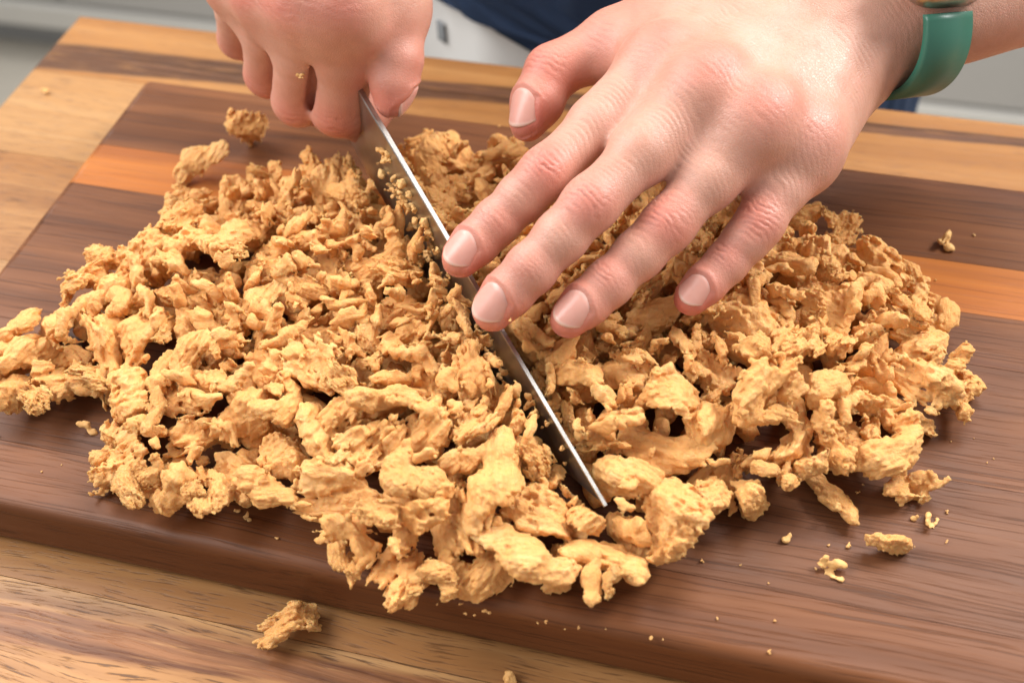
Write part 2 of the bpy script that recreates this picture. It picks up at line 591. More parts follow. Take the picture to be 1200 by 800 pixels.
def quick_mesh(name, V, Fq):
    me = bpy.data.meshes.new(name)
    me.vertices.add(len(V))
    me.vertices.foreach_set('co', np.asarray(V, np.float32).ravel())
    me.loops.add(len(Fq) * 4)
    me.loops.foreach_set('vertex_index', np.asarray(Fq).ravel().astype(np.int32))
    me.polygons.add(len(Fq))
    me.polygons.foreach_set('loop_start', np.arange(0, len(Fq) * 4, 4, dtype=np.int32))
    me.update(calc_edges=True)
    return me


def subdivide(V, Fq):
    """one Catmull-Clark step of a closed quad mesh"""
    n = len(V)
    e = np.stack([Fq, np.roll(Fq, -1, 1)], -1).reshape(-1, 2)
    e.sort(1)
    key = e[:, 0].astype(np.int64) * n + e[:, 1]
    uk, inv, cnt = np.unique(key, return_inverse=True, return_counts=True)
    ea, eb = uk // n, uk % n
    fp = V[Fq].mean(1)
    fe = np.zeros((len(uk), 3))
    for k in range(3):
        fe[:, k] = np.bincount(inv, np.repeat(fp[:, k], 4), len(uk))
    em = (V[ea] + V[eb]) / 2
    closed = (cnt == 2)[:, None]
    ep = np.where(closed, (V[ea] + V[eb] + fe) / 4, em)
    val = np.bincount(Fq.ravel(), minlength=n).astype(float)[:, None]
    fs, es = np.zeros((n, 3)), np.zeros((n, 3))
    ne = (np.bincount(ea, minlength=n) + np.bincount(eb, minlength=n)).astype(float)[:, None]
    for k in range(3):
        fs[:, k] = np.bincount(Fq.ravel(), np.repeat(fp[:, k], 4), n)
        es[:, k] = np.bincount(ea, em[:, k], n) + np.bincount(eb, em[:, k], n)
    vp = (fs / val + 2 * es / ne + (val - 3) * V) / val
    border = np.zeros(n, bool)
    border[ea[cnt < 2]] = True
    border[eb[cnt < 2]] = True
    vp[border] = V[border]
    ei = inv.reshape(-1, 4) + n
    fi = np.arange(len(Fq)) + n + len(uk)
    q = np.stack([np.stack([Fq[:, k], ei[:, k], fi, ei[:, k - 1]], 1) for k in range(4)], 1).reshape(-1, 4)
    return quick_mesh('hand', np.concatenate([vp, ep, fp]), q)


def mesh_np(me):
    V = np.empty(len(me.vertices) * 3)
    me.vertices.foreach_get('co', V)
    N = np.empty(len(me.vertices) * 3)
    me.vertices.foreach_get('normal', N)
    return V.reshape(-1, 3), N.reshape(-1, 3)


def finish_hand(name, V, Fq, joints, tips, reds, extra, parent, label):
    """joints: (pos, axis, dorsal, half_len, half_width, depth, line_spacing)"""
    me = subdivide(V, Fq)
    P, N = mesh_np(me)
    disp = np.zeros(len(P))
    crease = np.zeros(len(P))
    for (c, ax, dor, hl, hw, dep, spc) in joints:
        ax, dor = nrm(ax), nrm(dor)
        sd = np.cross(ax, dor)
        q = P - c
        s, w, u = q @ ax, q @ sd, q @ dor
        m = np.exp(-((s / hl) ** 2 + (w / hw) ** 2) * 1.1) * np.clip((N @ dor) * 1.6 - 0.1, 0, 1) * (np.abs(s) < 3 * hl) * (np.sqrt((q * q).sum(1)) < 0.03)
        sel = m > 0.01
        if not sel.any():
            continue
        Q = P[sel].astype(np.float32)
        ww = w[sel] / hw
        sw = s[sel] * (1 - 0.35 * ww ** 2) + 0.0009 * noise(Q * 260, 3) + 0.0005 * noise(Q * 700, 4)
        ph = sw / spc * 2 * np.pi
        g = np.clip(0.5 + 0.5 * np.cos(ph), 0, 1) ** 3
        amp = 0.55 + 0.6 * noise(Q * 330, 5)
        crease[sel] = np.maximum(crease[sel], g * np.clip(amp, 0, 1) * m[sel] * min(1, dep / .00035))
        disp[sel] += -dep * g * np.clip(amp, 0.1, 1.2) * m[sel] + dep * 0.35 * m[sel]
    Q = P.astype(np.float32)
    disp += 0.00014 * noise(Q * 80, 6) + 0.00004 * noise(Q * 330, 8)
    if extra is not None:
        disp += extra(P, N)
    P2 = P + N * disp[:, None]
    me.vertices.foreach_set('co', P2.ravel())
    red = np.zeros(len(P))
    for c, r, a in reds:
        red = np.maximum(red, a * np.exp(-(((P - c) ** 2).sum(1)) / (r * r)))
    red = np.clip(red * (1 + 0.35 * noise(Q * 120, 11)), 0, 1)
    at_ = me.attributes.new('red', 'FLOAT', 'POINT')
    at_.data.foreach_set('value', red.astype(np.float32))
    ac_ = me.attributes.new('crease', 'FLOAT', 'POINT')
    ac_.data.foreach_set('value', crease.astype(np.float32))
    me.polygons.foreach_set('use_smooth', [True] * len(me.polygons))
    me.update()
    me.materials.clear()
    me.materials.append(SKIN)
    me.name = name
    o = link(bpy.data.objects.new(name, me))
    o.parent = parent
    o['label'] = label
    return o


def nail_frame(dip, tip, dor, rad, length):
    ax = nrm(np.asarray(tip) - dip)
    dor = nrm(np.asarray(dor) - ax * (np.asarray(dor) @ ax))
    L = np.linalg.norm(np.asarray(tip) - dip)
    s1 = L + rad * 0.70
    return np.asarray(dip), ax, dor, np.cross(ax, dor), s1 - length, s1


def nail_relief(P, N, fr, half_w):
    """skin fold round a nail: sunk bed, raised rim at the base and the sides"""
    o, ax, dor, sd, s0, s1 = fr
    q = P - o
    s, w, u = q @ ax, q @ sd, q @ dor
    near = (s > s0 - .006) & (s < s1 + .004) & (np.abs(w) < half_w + .005) & (u > 0)
    out = np.zeros(len(P))
    ln = s1 - s0
    x = np.abs(w[near]) / half_w
    base = s0 + 0.16 * x * x * ln
    dist = np.maximum((base - s[near]) / .0011, (x - 1) * half_w / .0011)
    rim = np.exp(-((dist - 0.9) / 0.75) ** 2) * (s[near] < s0 + ln * .82)
    bed = 1 / (1 + np.exp(np.clip(dist * 5, -40, 40)))
    out[near] = .00030 * rim - .00040 * bed
    return out


def nail(fr, half_w, parent, off=0.00022):
    """curved nail plate laid into the skin of the finger end"""
    from mathutils.bvhtree import BVHTree
    me = parent.data
    if 'bvh' not in _BVH or _BVH.get('key') != me.name:
        _BVH['bvh'] = BVHTree.FromPolygons([v.co[:] for v in me.vertices], [p.vertices[:] for p in me.polygons])
        _BVH['key'] = me.name
    tree = _BVH['bvh']
    o, ax, dor, sd, s0, s1 = fr
    length = s1 - s0
    nu, nv = 17, 17
    Hh = np.zeros((nv, nu))
    S = np.zeros((nv, nu))
    W = np.zeros((nv, nu))
    for j in range(nv):
        v = j / (nv - 1)
        for i in range(nu):
            u = i / (nu - 1) * 2 - 1
            c0, c1 = 0.20 * u * u * length, (0.27 * u * u + 0.07 * u ** 4) * length
            S[j, i] = s0 + c0 + (length - c0 - c1) * v
            W[j, i] = u * half_w * (0.90 + 0.10 * math.sin(min(1, v * 1.5) * math.pi / 2))
            p0 = Vector(o + ax * S[j, i] + sd * W[j, i] + dor * .02)
            hit = tree.ray_cast(p0, Vector(-dor))
            Hh[j, i] = 0.02 - hit[3] if hit[0] is not None else np.nan
    # plate: smooth quadratic surface through the skin samples
    ok = ~np.isnan(Hh)
    ss, ww = (S - s0) / length, W / half_w
    B = np.stack([np.ones_like(ss), ss, ss ** 2, ww ** 2, ww, ww ** 2 * ss], -1)
    wt = ok * np.where(ss > .85, .35, 1.0)
    cf = np.linalg.lstsq(B[ok] * wt[ok][:, None], Hh[ok] * wt[ok], rcond=None)[0]
    fit = B @ cf
    V, tipv = [], []
    for layer in (0, 1):
        for j in range(nv):
            v = j / (nv - 1)
            for i in range(nu):
                u = i / (nu - 1) * 2 - 1
                hgt = fit[j, i] + off + .0003 * v - (0.0007 if layer else 0) - .0005 * abs(u) ** 6 - .0006 * max(0, .10 - v) / .10
                V.append(o + ax * S[j, i] + sd * W[j, i] + dor * hgt)
                tipv.append(v)
    Fc = []
    n1 = nu * nv
    for j in range(nv - 1):
        for i in range(nu - 1):
            a = j * nu + i
            Fc.append((a, a + 1, a + nu + 1, a + nu))
            Fc.append((n1 + a, n1 + a + nu, n1 + a + nu + 1, n1 + a + 1))
    rim = [j * nu for j in range(nv)] + [(nv - 1) * nu + i for i in range(1, nu)] + [j * nu + nu - 1 for j in range(nv - 2, -1, -1)] + list(range(nu - 2, 0, -1))
    for a, b in zip(rim, rim[1:] + rim[:1]):
        Fc.append((a, b, n1 + b, n1 + a))
    ob = mesh_obj('fingernail', np.array(V), Fc, NAIL, parent)
    bm = bmesh.new()
    bm.from_mesh(ob.data)
    bmesh.ops.recalc_face_normals(bm, faces=bm.faces)
    bm.to_mesh(ob.data)
    bm.free()
    t = ob.data.attributes.new('tip', 'FLOAT', 'POINT')
    t.data.foreach_set('value', np.array(tipv, np.float32))
    return ob


_BVH = {}
UP = np.array([0, 0, 1.0])
TOCAM = nrm(CAM)
person = thing('person', 'person in navy apron and white trousers behind the counter, chopping with both hands', 'person', (0.02, 0.34, -0.92))
POFF = Vector((0.02, 0.34, -0.92))


def reparent(o):
    o.parent = person
    o.matrix_parent_inverse = Matrix.Translation(-POFF)


# ---- left hand, laid flat over the spine of the knife
LH = {
    'index': [at(772, 78, 0.0820), at(640, 204, 0.0700), at(582, 260, 0.0590), at(540, 302, 0.0515)],
    'middle': [at(824, 108, 0.0850), at(692, 240, 0.0710), at(622, 315, 0.0580), at(577, 363, 0.0475)],
    'ring': [at(886, 146, 0.0800), at(783, 264, 0.0620), at(713, 332, 0.0515), at(667, 373, 0.0450)],
    'little': [at(943, 169, 0.0700), at(890, 262, 0.0570), at(851, 308, 0.0485), at(810, 349, 0.0420)],
    'thumb': [at(800, 26, 0.0760), at(722, 50, 0.0720), at(647, 84, 0.0660), at(618, 143, 0.0560)],
}
LR = {'index': (.0101, .0076, .0069, .0058), 'middle': (.0104, .0079, .0072, .0061), 'ring': (.0098, .0075, .0068, .0056),
      'little': (.0087, .0068, .0061, .0050), 'thumb': (.0135, .0110, .0090, .0068)}
wristL = at(992, 12, .080)
elbowL = at(1240, -84, .094)
axL = nrm(elbowL - wristL)
hand_n = nrm(np.cross(LH['little'][0] - wristL, LH['index'][0] - wristL))
if hand_n[2] < 0:
    hand_n = -hand_n
sideL = nrm(np.cross(hand_n, axL))        # across the wrist
dorL = nrm(np.cross(axL, sideL))
if dorL[2] < 0:
    dorL = -dorL
# carpal points
toidx = nrm(LH['index'][0] - LH['little'][0])
carp = {'index': wristL + toidx * .017 - axL * .010, 'middle': wristL + toidx * .006 - axL * .012, 'ring': wristL - toidx * .005 - axL * .011,
        'little': wristL - toidx * .011 - axL * .009, 'thumb': wristL + toidx * .022 - axL * .004 - hand_n * .008}
pr = []
for f in ('index', 'middle', 'ring', 'little'):
    m, p, d, t = LH[f]
    r0, r1, r2, r3 = LR[f]
    dn = -hand_n
    pr.append(('cone', carp[f], m, .0145, r0 * 1.02, .012))
    pr.append(('cone', carp[f] + dn * .009, m + dn * .008, .0150, r0 * 0.95, .012))
    b = m + (p - m) * 0.55
    pr.append(('cone', m, b, r0, r1 * 1.12, .007))
    pr.append(('cone', m + dn * .004, b + dn * .001, r0 * 0.9, r1 * 1.05, .006))
    pr.append(('cone', b, p, r1 * 1.12, r1, .003))
    mid = p + (d - p) * 0.5
    pr.append(('cone', p, mid, r1, (r1 + r2) / 2 * 1.07, .0025))
    pr.append(('cone', mid, d, (r1 + r2) / 2 * 1.07, r2, .0025))
    pr.append(('cone', d, d + (t - d) * 0.55, r2 * 1.01, r2 * 1.01, .0025))
    pr.append(('cone', d + (t - d) * 0.55, t, r2 * 1.01, r3 * 1.10, .003))
# webs between neighbouring fingers
for a, b in (('index', 'middle'), ('middle', 'ring'), ('ring', 'little')):
    ma, mb = LH[a][0], LH[b][0]
    pa, pb = ma + (LH[a][1] - ma) * .34, mb + (LH[b][1] - mb) * .30
    pr.append(('cone', (ma + mb) / 2 - hand_n * .003, (pa + pb) / 2 - hand_n * .004, .0095, .0065, .007))
    pr.append(('cone', ma, mb, .0085, .0085, .008))
# thumb
m0, m1, p1, t1 = LH['thumb']
r0, r1, r2, r3 = LR['thumb']
pr.append(('cone', carp['thumb'], m0, .0165, .0150, .014))
pr.append(('cone', m0, m1, .0150, .0118, .010))
pr.append(('cone', m1, p1, .0104, .0092, .005))
pr.append(('cone', p1, p1 + (t1 - p1) * .6, .0092, .0088, .003))
pr.append(('cone', p1 + (t1 - p1) * .6, t1, .0088, .0068, .003))
pr.append(('cone', (m0 + LH['index'][0]) / 2 - hand_n * .006, (m1 * .75 + LH['index'][0] * .25) - hand_n * .004, .0110, .0070, .012))
pr.append(('cone', (m0 * .6 + carp['index'] * .4), LH['index'][0] * .7 + m0 * .3 - hand_n * .006, .013, .011, .012))
# ulnar heel of the hand
pr.append(('cone', carp['little'] - hand_n * .008 - toidx * .002, LH['little'][0] - hand_n * .006, .0120, .0092, .012))
# wrist and forearm
for s_, w_ in ((.016, .0185), (-.013, .0185), (.002, .020)):
    a = wristL + sideL * s_ * (1 if sideL @ toidx > 0 else -1)
    b = elbowL + sideL * s_ * 1.3 * (1 if sideL @ toidx > 0 else -1)
    pr.append(('cone', a - axL * .006, b, w_ * 0.97, w_ * 1.18, .012))
# knuckle heads
for f in ('index', 'middle', 'ring', 'little'):
    m, p, d, t = LH[f]
    ax = nrm(p - m)
    A = np.array([ax, nrm(np.cross(hand_n, ax)), nrm(np.cross(ax, np.cross(hand_n, ax)))])
    pr.append(('ell', m + hand_n * .0030, A, (.0125, .0088, .0100) if f != 'little' else (.011, .0075, .0082), .008))
    pr.append(('ell', p + nrm(hand_n * .7 + UP * .5) * .0008, A, (.0105, LR[f][1] * .99, LR[f][1] * .98), .004))
    pr.append(('ell', d, A, (.0065, LR[f][2] * 1.02, LR[f][2] * 0.99), .003))
allp = np.array([q for f in LH.values() for q in f] + [wristL, wristL + axL * .12])
lo, hi = allp.min(0) - .03, allp.max(0) + .032
V, Fq = build_hand(pr, .00105, lo, hi)

joints, reds, tips = [], [], []
dors = {}
for f in ('index', 'middle', 'ring', 'little'):
    m, p, d, t = LH[f]
    dor = hand_n * .55 + UP * .5 + TOCAM * .25
    if f == 'little':
        dor = dor + toidx * -.05
    dors[f] = dor
    a1, a2 = nrm(nrm(p - m) + nrm(d - p)), nrm(nrm(d - p) + nrm(t - d))
    fixd = lambda ax: nrm(dor - ax * (dor @ ax))
    joints.append((p, a1, fixd(a1), .0056, .0062, .00062, .0017))
    joints.append((d - a2 * .0005, a2, fixd(a2), .0034, .0056, .00042, .0015))
    joints.append((m + nrm(hand_n) * .008, nrm(p - m), hand_n, .010, .011, .00010, .0024))
    reds += [(t, .0135, 1.0), (d + fixd(a2) * .006, .009, .5), (p + fixd(a1) * .007, .0095, .72), (m + hand_n * .012, .0115, .62 if f != 'little' else .45), ((p + d) / 2 - fixd(a1) * .007, .011, .5), ((m + p) / 2 - fixd(a1) * .008, .012, .45)]
    # crease under the sides
reds += [(t1, .018, .95), (p1, .017, .9), (m1, .02, .6), ((m1 + LH['index'][0]) / 2, .02, .35)]
td = nrm(UP * .35 + TOCAM * .55 - CM[0] * .62)
axT = nrm(t1 - p1)
joints.append((p1, axT, nrm(td - axT * (td @ axT)), .006, .009, .0004, .0022))


LNAILS = []
for f, ln, hw in (('index', .0122, .0055), ('middle', .0130, .0059), ('ring', .0122, .0055), ('little', .0104, .0047)):
    LNAILS.append((nail_frame(LH[f][2], LH[f][3], dors[f], LR[f][3], ln), hw))
LNAILS.append((nail_frame(p1, t1, td, LR['thumb'][3], .0135), .0062))


def left_extra(P, N):
    """extensor tendons and a few veins under the skin of the back of the hand, lines over its surface"""
    out = np.zeros(len(P))
    for f in ('index', 'middle', 'ring', 'little'):
        a, b = carp[f] + hand_n * .013, LH[f][0] + hand_n * .012
        ba = b - a
        t = np.clip(((P - a) @ ba) / (ba @ ba), 0, 1)
        d = np.sqrt(((P - a - t[:, None] * ba) ** 2).sum(1))
        out += .00065 * np.exp(-(d / .0045) ** 2) * np.clip((N @ hand_n), 0, 1) * np.sin(np.pi * np.clip(t * .85 + .15, 0, 1))
    for path in ([(0.1, .004), (.45, .010), (.8, .004)], [(0.15, -.012), (.5, -.006), (.85, -.016)]):
        pts = [wristL + (LH['middle'][0] - wristL) * q + toidx * o + hand_n * .016 for q, o in path]
        for a, b in zip(pts[:-1], pts[1:]):
            ba = b - a
            t = np.clip(((P - a) @ ba) / (ba @ ba), 0, 1)
            d = np.sqrt(((P - a - t[:, None] * ba) ** 2).sum(1))
            out += .0005 * np.exp(-(d / .0035) ** 2) * np.clip(N @ hand_n, 0, 1)
    for fr, hw in LNAILS:
        out += nail_relief(P, N, fr, hw)
    # fine skin lines across the back of the hand
    q = P - LH['middle'][0]
    back = np.clip(N @ hand_n, 0, 1) ** 2 * np.exp(-((q @ hand_n) / .03) ** 2)
    s = (q @ nrm(LH['middle'][0] - wristL)) + 0.0014 * noise((P * 160).astype(np.float32), 21)
    w = np.clip(0.5 + 0.5 * np.cos(s / .0019 * 2 * np.pi), 0, 1) ** 3
    out -= 0.00026 * w * back * np.clip(.5 + noise((P * 140).astype(np.float32), 22), 0, 1)
    return out


hl = finish_hand('hand', V, Fq, joints, tips, reds, left_extra, person, 'hand with watch laid flat on the knife spine')
hl.matrix_parent_inverse = Matrix.Translation(-POFF)
for fr, hw in LNAILS:
    nail(fr, hw, hl)

# ---- right hand, closed round the knife handle
RH = {
    'index': [at(408, 8, .092), at(397, 126, .047), at(424, 138, .0335), at(447, 118, .037)],
    'middle': [at(357, 4, .092), at(351, 116, .046), at(370, 120, .030), at(400, 96, .036)],
    'ring': [at(313, -6, .089), at(315, 86, .046), at(330, 90, .030), at(362, 66, .036)],
    'little': [at(276, -22, .085), at(281, 44, .046), at(298, 54, .032), at(328, 34, .038)],
    'thumb': [at(454, -50, .088), at(461, 8, .082), at(466, 70, .071), at(459, 119, .060)],
}
RR = {'index': (.0110, .0108, .0092, .0078), 'middle': (.0110, .0102, .0090, .0078), 'ring': (.0104, .0094, .0084, .0072),
      'little': (.0100, .0086, .0076, .0064)}
mc = (RH['index'][0] + RH['little'][0]) / 2
toI = nrm(RH['index'][0] - RH['little'][0])
wristR = mc + np.array([0.012, .068, .034])
elbowR = wristR + np.array([-.02, .17, .10])
hnR = nrm(np.cross(toI, wristR - mc))
if hnR[2] < 0:
    hnR = -hnR
pr = []
for f, o in (('index', .018), ('middle', .006), ('ring', -.006), ('little', -.017)):
    m, p, d, t = RH[f]
    r0, r1, r2, r3 = RR[f]
    c = wristR + toI * o
    pr += [('cone', c, m, .0150, r0 * 1.05, .012), ('cone', c - hnR * .012, m - hnR * .010, .0150, r0, .012)]
    b = m + (p - m) * .5
    pr += [('cone', m, b, r0 * .96, r1 * .97, .004), ('cone', b, p, r1 * .97, r1, .002), ('cone', p, d, r1 * .98, r2, .002), ('cone', d, t, r2, r3, .002)]
    A = np.array([nrm(p - m), nrm(np.cross(hnR, p - m)), nrm(np.cross(p - m, np.cross(hnR, p - m)))])
    pr.append(('ell', m + hnR * .003, A, (.012, .0095, .0105), .006))
for a, b in (('index', 'middle'), ('middle', 'ring'), ('ring', 'little')):
    ma, mb = RH[a][0], RH[b][0]
    pa, pb = ma + (RH[a][1] - ma) * .22, mb + (RH[b][1] - mb) * .22
    pr += [('cone', (ma + mb) / 2, (pa + pb) / 2 - nrm(hnR) * .004, .0100, .0070, .005)]
m0, m1, p1r, t1r = RH['thumb']
GROOVE = []
for a, b in (('index', 'middle'), ('middle', 'ring'), ('ring', 'little')):
    q0 = (RH[a][0] + RH[b][0]) / 2 * .80 + (RH[a][1] + RH[b][1]) / 2 * .20
    qm = (RH[a][0] + RH[b][0]) / 2 * .45 + (RH[a][1] + RH[b][1]) / 2 * .55
    q1 = (RH[a][1] + RH[b][1]) / 2
    GROOVE.append(('cone', q0 + TOCAM * .0142, qm + TOCAM * .0092, .0009, .0020, -.0045))
    GROOVE.append(('cone', qm + TOCAM * .0092, q1 + TOCAM * .0072, .0020, .0028, -.004))
    GROOVE.append(('cone', q1 + TOCAM * .0065, q1 - TOCAM * .004 - UP * .012, .0022, .0026, -.0035))
pr += [('cone', wristR + toI * .024 - hnR * .008, m0, .0165, .0160, .012), ('cone', m0, m1, .0160, .0125, .008), ('cone', m1, p1r, .0106, .0086, .004),
       ('cone', p1r, p1r + (t1r - p1r) * .6, .0087, .0081, .003), ('cone', p1r + (t1r - p1r) * .6, t1r, .0081, .0060, .003)]
ii = RH['index'][0]
pr += [('cone', ii * .65 + m0 * .35 - hnR * .006, ii * .30 + m1 * .70 - hnR * .004, .0125, .0105, .010),
       ('cone', ii * .5 + wristR * .5, m0, .014, .014, .012),
       ('cone', (ii + RH['index'][1]) / 2 * .6 + m1 * .4, m1 * .85 + ii * .15, .0075, .010, .010)]
for s_ in (.014, -.012, 0.0):
    pr.append(('cone', wristR + toI * s_, elbowR + toI * s_ * 1.3, .0190, .027, .012))
pr += GROOVE
allp = np.array([q for f in RH.values() for q in f] + [wristR, wristR + (elbowR - wristR) * .45])
lo, hi = allp.min(0) - .028, allp.max(0) + .028
V, Fq = build_hand(pr, .0012, lo, hi)
joints, reds = [], []
for f in ('index', 'middle', 'ring', 'little'):
    m, p, d, t = RH[f]
    a1 = nrm(nrm(p - m) + nrm(d - p) * .5)
    dor = nrm(TOCAM + UP * .1)
    dor = nrm(dor - a1 * (dor @ a1))
    joints.append((p - nrm(p - m) * .002, a1, dor, .006, .009, .00035, .0023))
    joints.append((m + hnR * .008, nrm(p - m), hnR, .010, .010, .00025, .0026))
    reds += [(p + dor * .008, .014, .55), (m + hnR * .010 + dor * .004, .011, .8), (d, .014, .7)]
reds += [(t1r, .016, .7), (p1r, .014, .5)]
tdr = nrm(CM[0] * .9 + UP * .15 + np.array([0, .35, 0]))
RNAIL = (nail_frame(p1r, t1r, tdr, .0070, .0125), .0056)
hr = finish_hand('hand', V, Fq, joints, [], reds, lambda P, N: nail_relief(P, N, *RNAIL), person, 'hand closed round the knife handle')
hr.matrix_parent_inverse = Matrix.Translation(-POFF)
nail(RNAIL[0], RNAIL[1], hr)

# ---- clothing of the person
M_APRON = plain('navy_cotton', (0.012, 0.030, 0.075), 0.85, namp=0.25, bump=0.5)
M_TROUS = plain('white_cotton', (0.72, 0.71, 0.69), 0.85, namp=0.06, bump=0.4)
M_PRINT = plain('grey_print', (0.22, 0.23, 0.24), 0.85)


def body_ring(cx, cy, rx, ry, z0, z1, a0, a1, fold, seed, thick, na=90, nz=40, edge=None):
    zz = np.linspace(z0, z1, nz + 1)
    t = np.linspace(0, 1, na + 1)
    st_ = np.array([edge(z) for z in zz]) if edge else np.full(nz + 1, a0)
    A = st_[:, None] + (a1 - st_[:, None]) * t[None]
    Z = np.repeat(zz[:, None], na + 1, 1)
    q = np.stack([np.cos(A) * 2.2, np.sin(A) * 2.2, Z * 2.2], -1).astype(np.float32)
    R_ = 1 + fold * noise(q * np.array([3.4, 3.4, 1.1], np.float32), seed) + fold * .5 * noise(q * np.array([8, 8, 2.6], np.float32), seed + 1)
    V = []
    for layer in (0, 1):
        off = -thick * layer
        V.append(np.stack([cx + (rx * R_ + off) * np.cos(A), cy + (ry * R_ + off) * np.sin(A), Z], -1).reshape(-1, 3))
    V = np.concatenate(V)
    Fc = []
    n1 = (na + 1) * (nz + 1)
    for j in range(nz):
        for i in range(na):
            k = j * (na + 1) + i
            Fc.append((k, k + 1, k + na + 2, k + na + 1))
            Fc.append((n1 + k, n1 + k + na + 1, n1 + k + na + 2, n1 + k + 1))
    rim = [i for i in range(na + 1)] + [j * (na + 1) + na for j in range(1, nz + 1)] + [nz * (na + 1) + i for i in range(na - 1, -1, -1)] + [j * (na + 1) for j in range(nz - 1, 0, -1)]
    for a, b in zip(rim, rim[1:] + rim[:1]):
        Fc.append((a, n1 + a, n1 + b, b))
    return V, Fc


BCX, BCY = -0.012, 0.352
V, Fc = body_ring(BCX, BCY, .158, .105, -.55, .12, -math.pi, math.pi, .05, 31, .004)
o = mesh_obj('trousers', V, Fc, M_TROUS, person)
o.matrix_parent_inverse = Matrix.Translation(-POFF)
o['label'] = 'white trousers with a grey print'
tr = o
rs = np.random.RandomState(5)
# printed marks on the white cloth
for i in range(16):
    a = -math.pi + rs.uniform(.35, 1.35)
    z = rs.uniform(-.16, -.01)
    w, hh = rs.uniform(.004, .008), rs.uniform(.008, .016)
    Vp, Fp = body_ring(BCX, BCY, .1595, .1065, z, z + hh, a, a + w / .14, .05, 31, .001, 6, 6)
    q = mesh_obj('printed_mark', Vp, Fp, M_PRINT, tr)
V, Fc = body_ring(BCX, BCY, .166, .113, -.50, .14, -2.05, -.02, .05, 31, .003, edge=lambda z: -1.93 - max(-.5, min(.6, (z + .047) / .012 * .38)))
o = mesh_obj('apron', V, Fc, M_APRON, person)
o.matrix_parent_inverse = Matrix.Translation(-POFF)
o['label'] = 'navy apron'

# ------------------------------------------------------------------ wrist watch
M_STRAP = plain('green_silicone', (0.030, 0.125, 0.085), 0.40, namp=0.05)
M_STEEL = plain('watch_steel', (0.62, 0.58, 0.52), 0.3, 1.0, namp=0.05)
M_GLASS = plain('watch_glass', (0.02, 0.02, 0.025), 0.08, 0.0)
M_CROWN = plain('orange_ring', (0.75, 0.20, 0.03), 0.4)
wc = wristL + axL * .012
sgn = 1 if sideL @ toidx > 0 else -1
axW = nrm(axL - .42 * dorL)
sx = sideL * sgn
sz = nrm(np.cross(axW, sx))
if sz @ dorL < 0:
    sz = -sz
watch = thing('wrist_watch', 'watch with green strap and steel case on the wrist', 'watch', tuple(wc))


def loop(rx, rz, half_w, th, n=72, a0=0.0, a1=2 * math.pi, flare=0.0):
    V, Fc = [], []
    prof = [(-half_w, 0), (-half_w * .9, th), (half_w * .9, th), (half_w, 0), (half_w * .9, -.0003), (-half_w * .9, -.0003)]
    np_ = len(prof)
    full = abs(a1 - a0 - 2 * math.pi) < 1e-6
    cnt = n if full else n + 1
    for i in range(cnt):
        a = a0 + (a1 - a0) * i / n
        for (u, r) in prof:
            V.append((sx * math.cos(a) * (rx + r) + sz * math.sin(a) * (rz + r) + axW * u))
    for i in range(n):
        j = (i + 1) % cnt
        for k in range(np_):
            l = (k + 1) % np_
            Fc.append((i * np_ + k, i * np_ + l, j * np_ + l, j * np_ + k))
    if not full:
        Fc.append(tuple(range(np_))[::-1])
        Fc.append(tuple((cnt - 1) * np_ + k for k in range(np_)))
    return np.array(V), Fc


CA = math.radians(104)
V, Fc = loop(.0365, .0262, .0100, .0022, 80, CA + math.radians(33), CA + math.radians(327))
mesh_obj('strap', V, Fc, M_STRAP, watch)


cpos = sx * math.cos(CA) * .0365 + sz * math.sin(CA) * .0262
cn = nrm(sx * math.cos(CA) / .0365 + sz * math.sin(CA) / .0262)
cs = nrm(np.cross(cn, axW))


def watch_disc(ru, rv, z0, z1, name, mat, sq=4.0, bev=.0012):
    V, Fc = [], []
    n = 56
    for (z, s) in ((z0, .94), (z0 + bev, 1.0), (z1 - bev, 1.0), (z1, .93)):
        for i in range(n):
            a = 2 * math.pi * i / n
            k = (abs(math.cos(a)) ** sq + abs(math.sin(a)) ** sq) ** (-1 / sq)
            V.append(cpos + cs * math.cos(a) * k * ru * s + axW * math.sin(a) * k * rv * s + cn * z)
    for j in range(3):
        for i in range(n):
            Fc.append((j * n + i, j * n + (i + 1) % n, (j + 1) * n + (i + 1) % n, (j + 1) * n + i))
    Fc.append(tuple(range(n))[::-1])
    Fc.append(tuple(3 * n + i for i in range(n)))
    return mesh_obj(name, np.array(V), Fc, mat, watch)


watch_disc(.0185, .0165, -.0035, .0065, 'case', M_STEEL)
watch_disc(.0162, .0143, .0062, .0080, 'glass', M_GLASS)
# crown with an orange ring on the hand side of the case
for (r, d0, d1, nm, mt) in ((.0032, .0160, .0186, 'crown', M_STEEL), (.0026, .0184, .0190, 'crown_ring', M_CROWN)):
    V, Fc = [], []
    c0 = cpos + cn * .002 + cs * .005
    for dd in (d0, d1):
        for i in range(24):
            a = 2 * math.pi * i / 24
            V.append(c0 - axW * dd + cs * r * math.cos(a) + cn * r * math.sin(a))
    for i in range(24):
        Fc.append((i, (i + 1) % 24, 24 + (i + 1) % 24, 24 + i))
    Fc += [tuple(range(24))[::-1], tuple(range(24, 48))]
    mesh_obj(nm, np.array(V), Fc, mt, watch)

# ------------------------------------------------------------------ chef's knife
HEEL = at(430, 118, .060)
TIP = at(710, 592, .021)
kd = nrm(TIP - HEEL)                    # along the spine to the tip
kside = nrm(np.cross(kd, UP))           # to the right of the blade as the hand sees it
kup = nrm(np.cross(kside, kd) + kside * 0.0)
if kup[2] < 0:
    kup = -kup
BL = float(np.linalg.norm(TIP - HEEL))


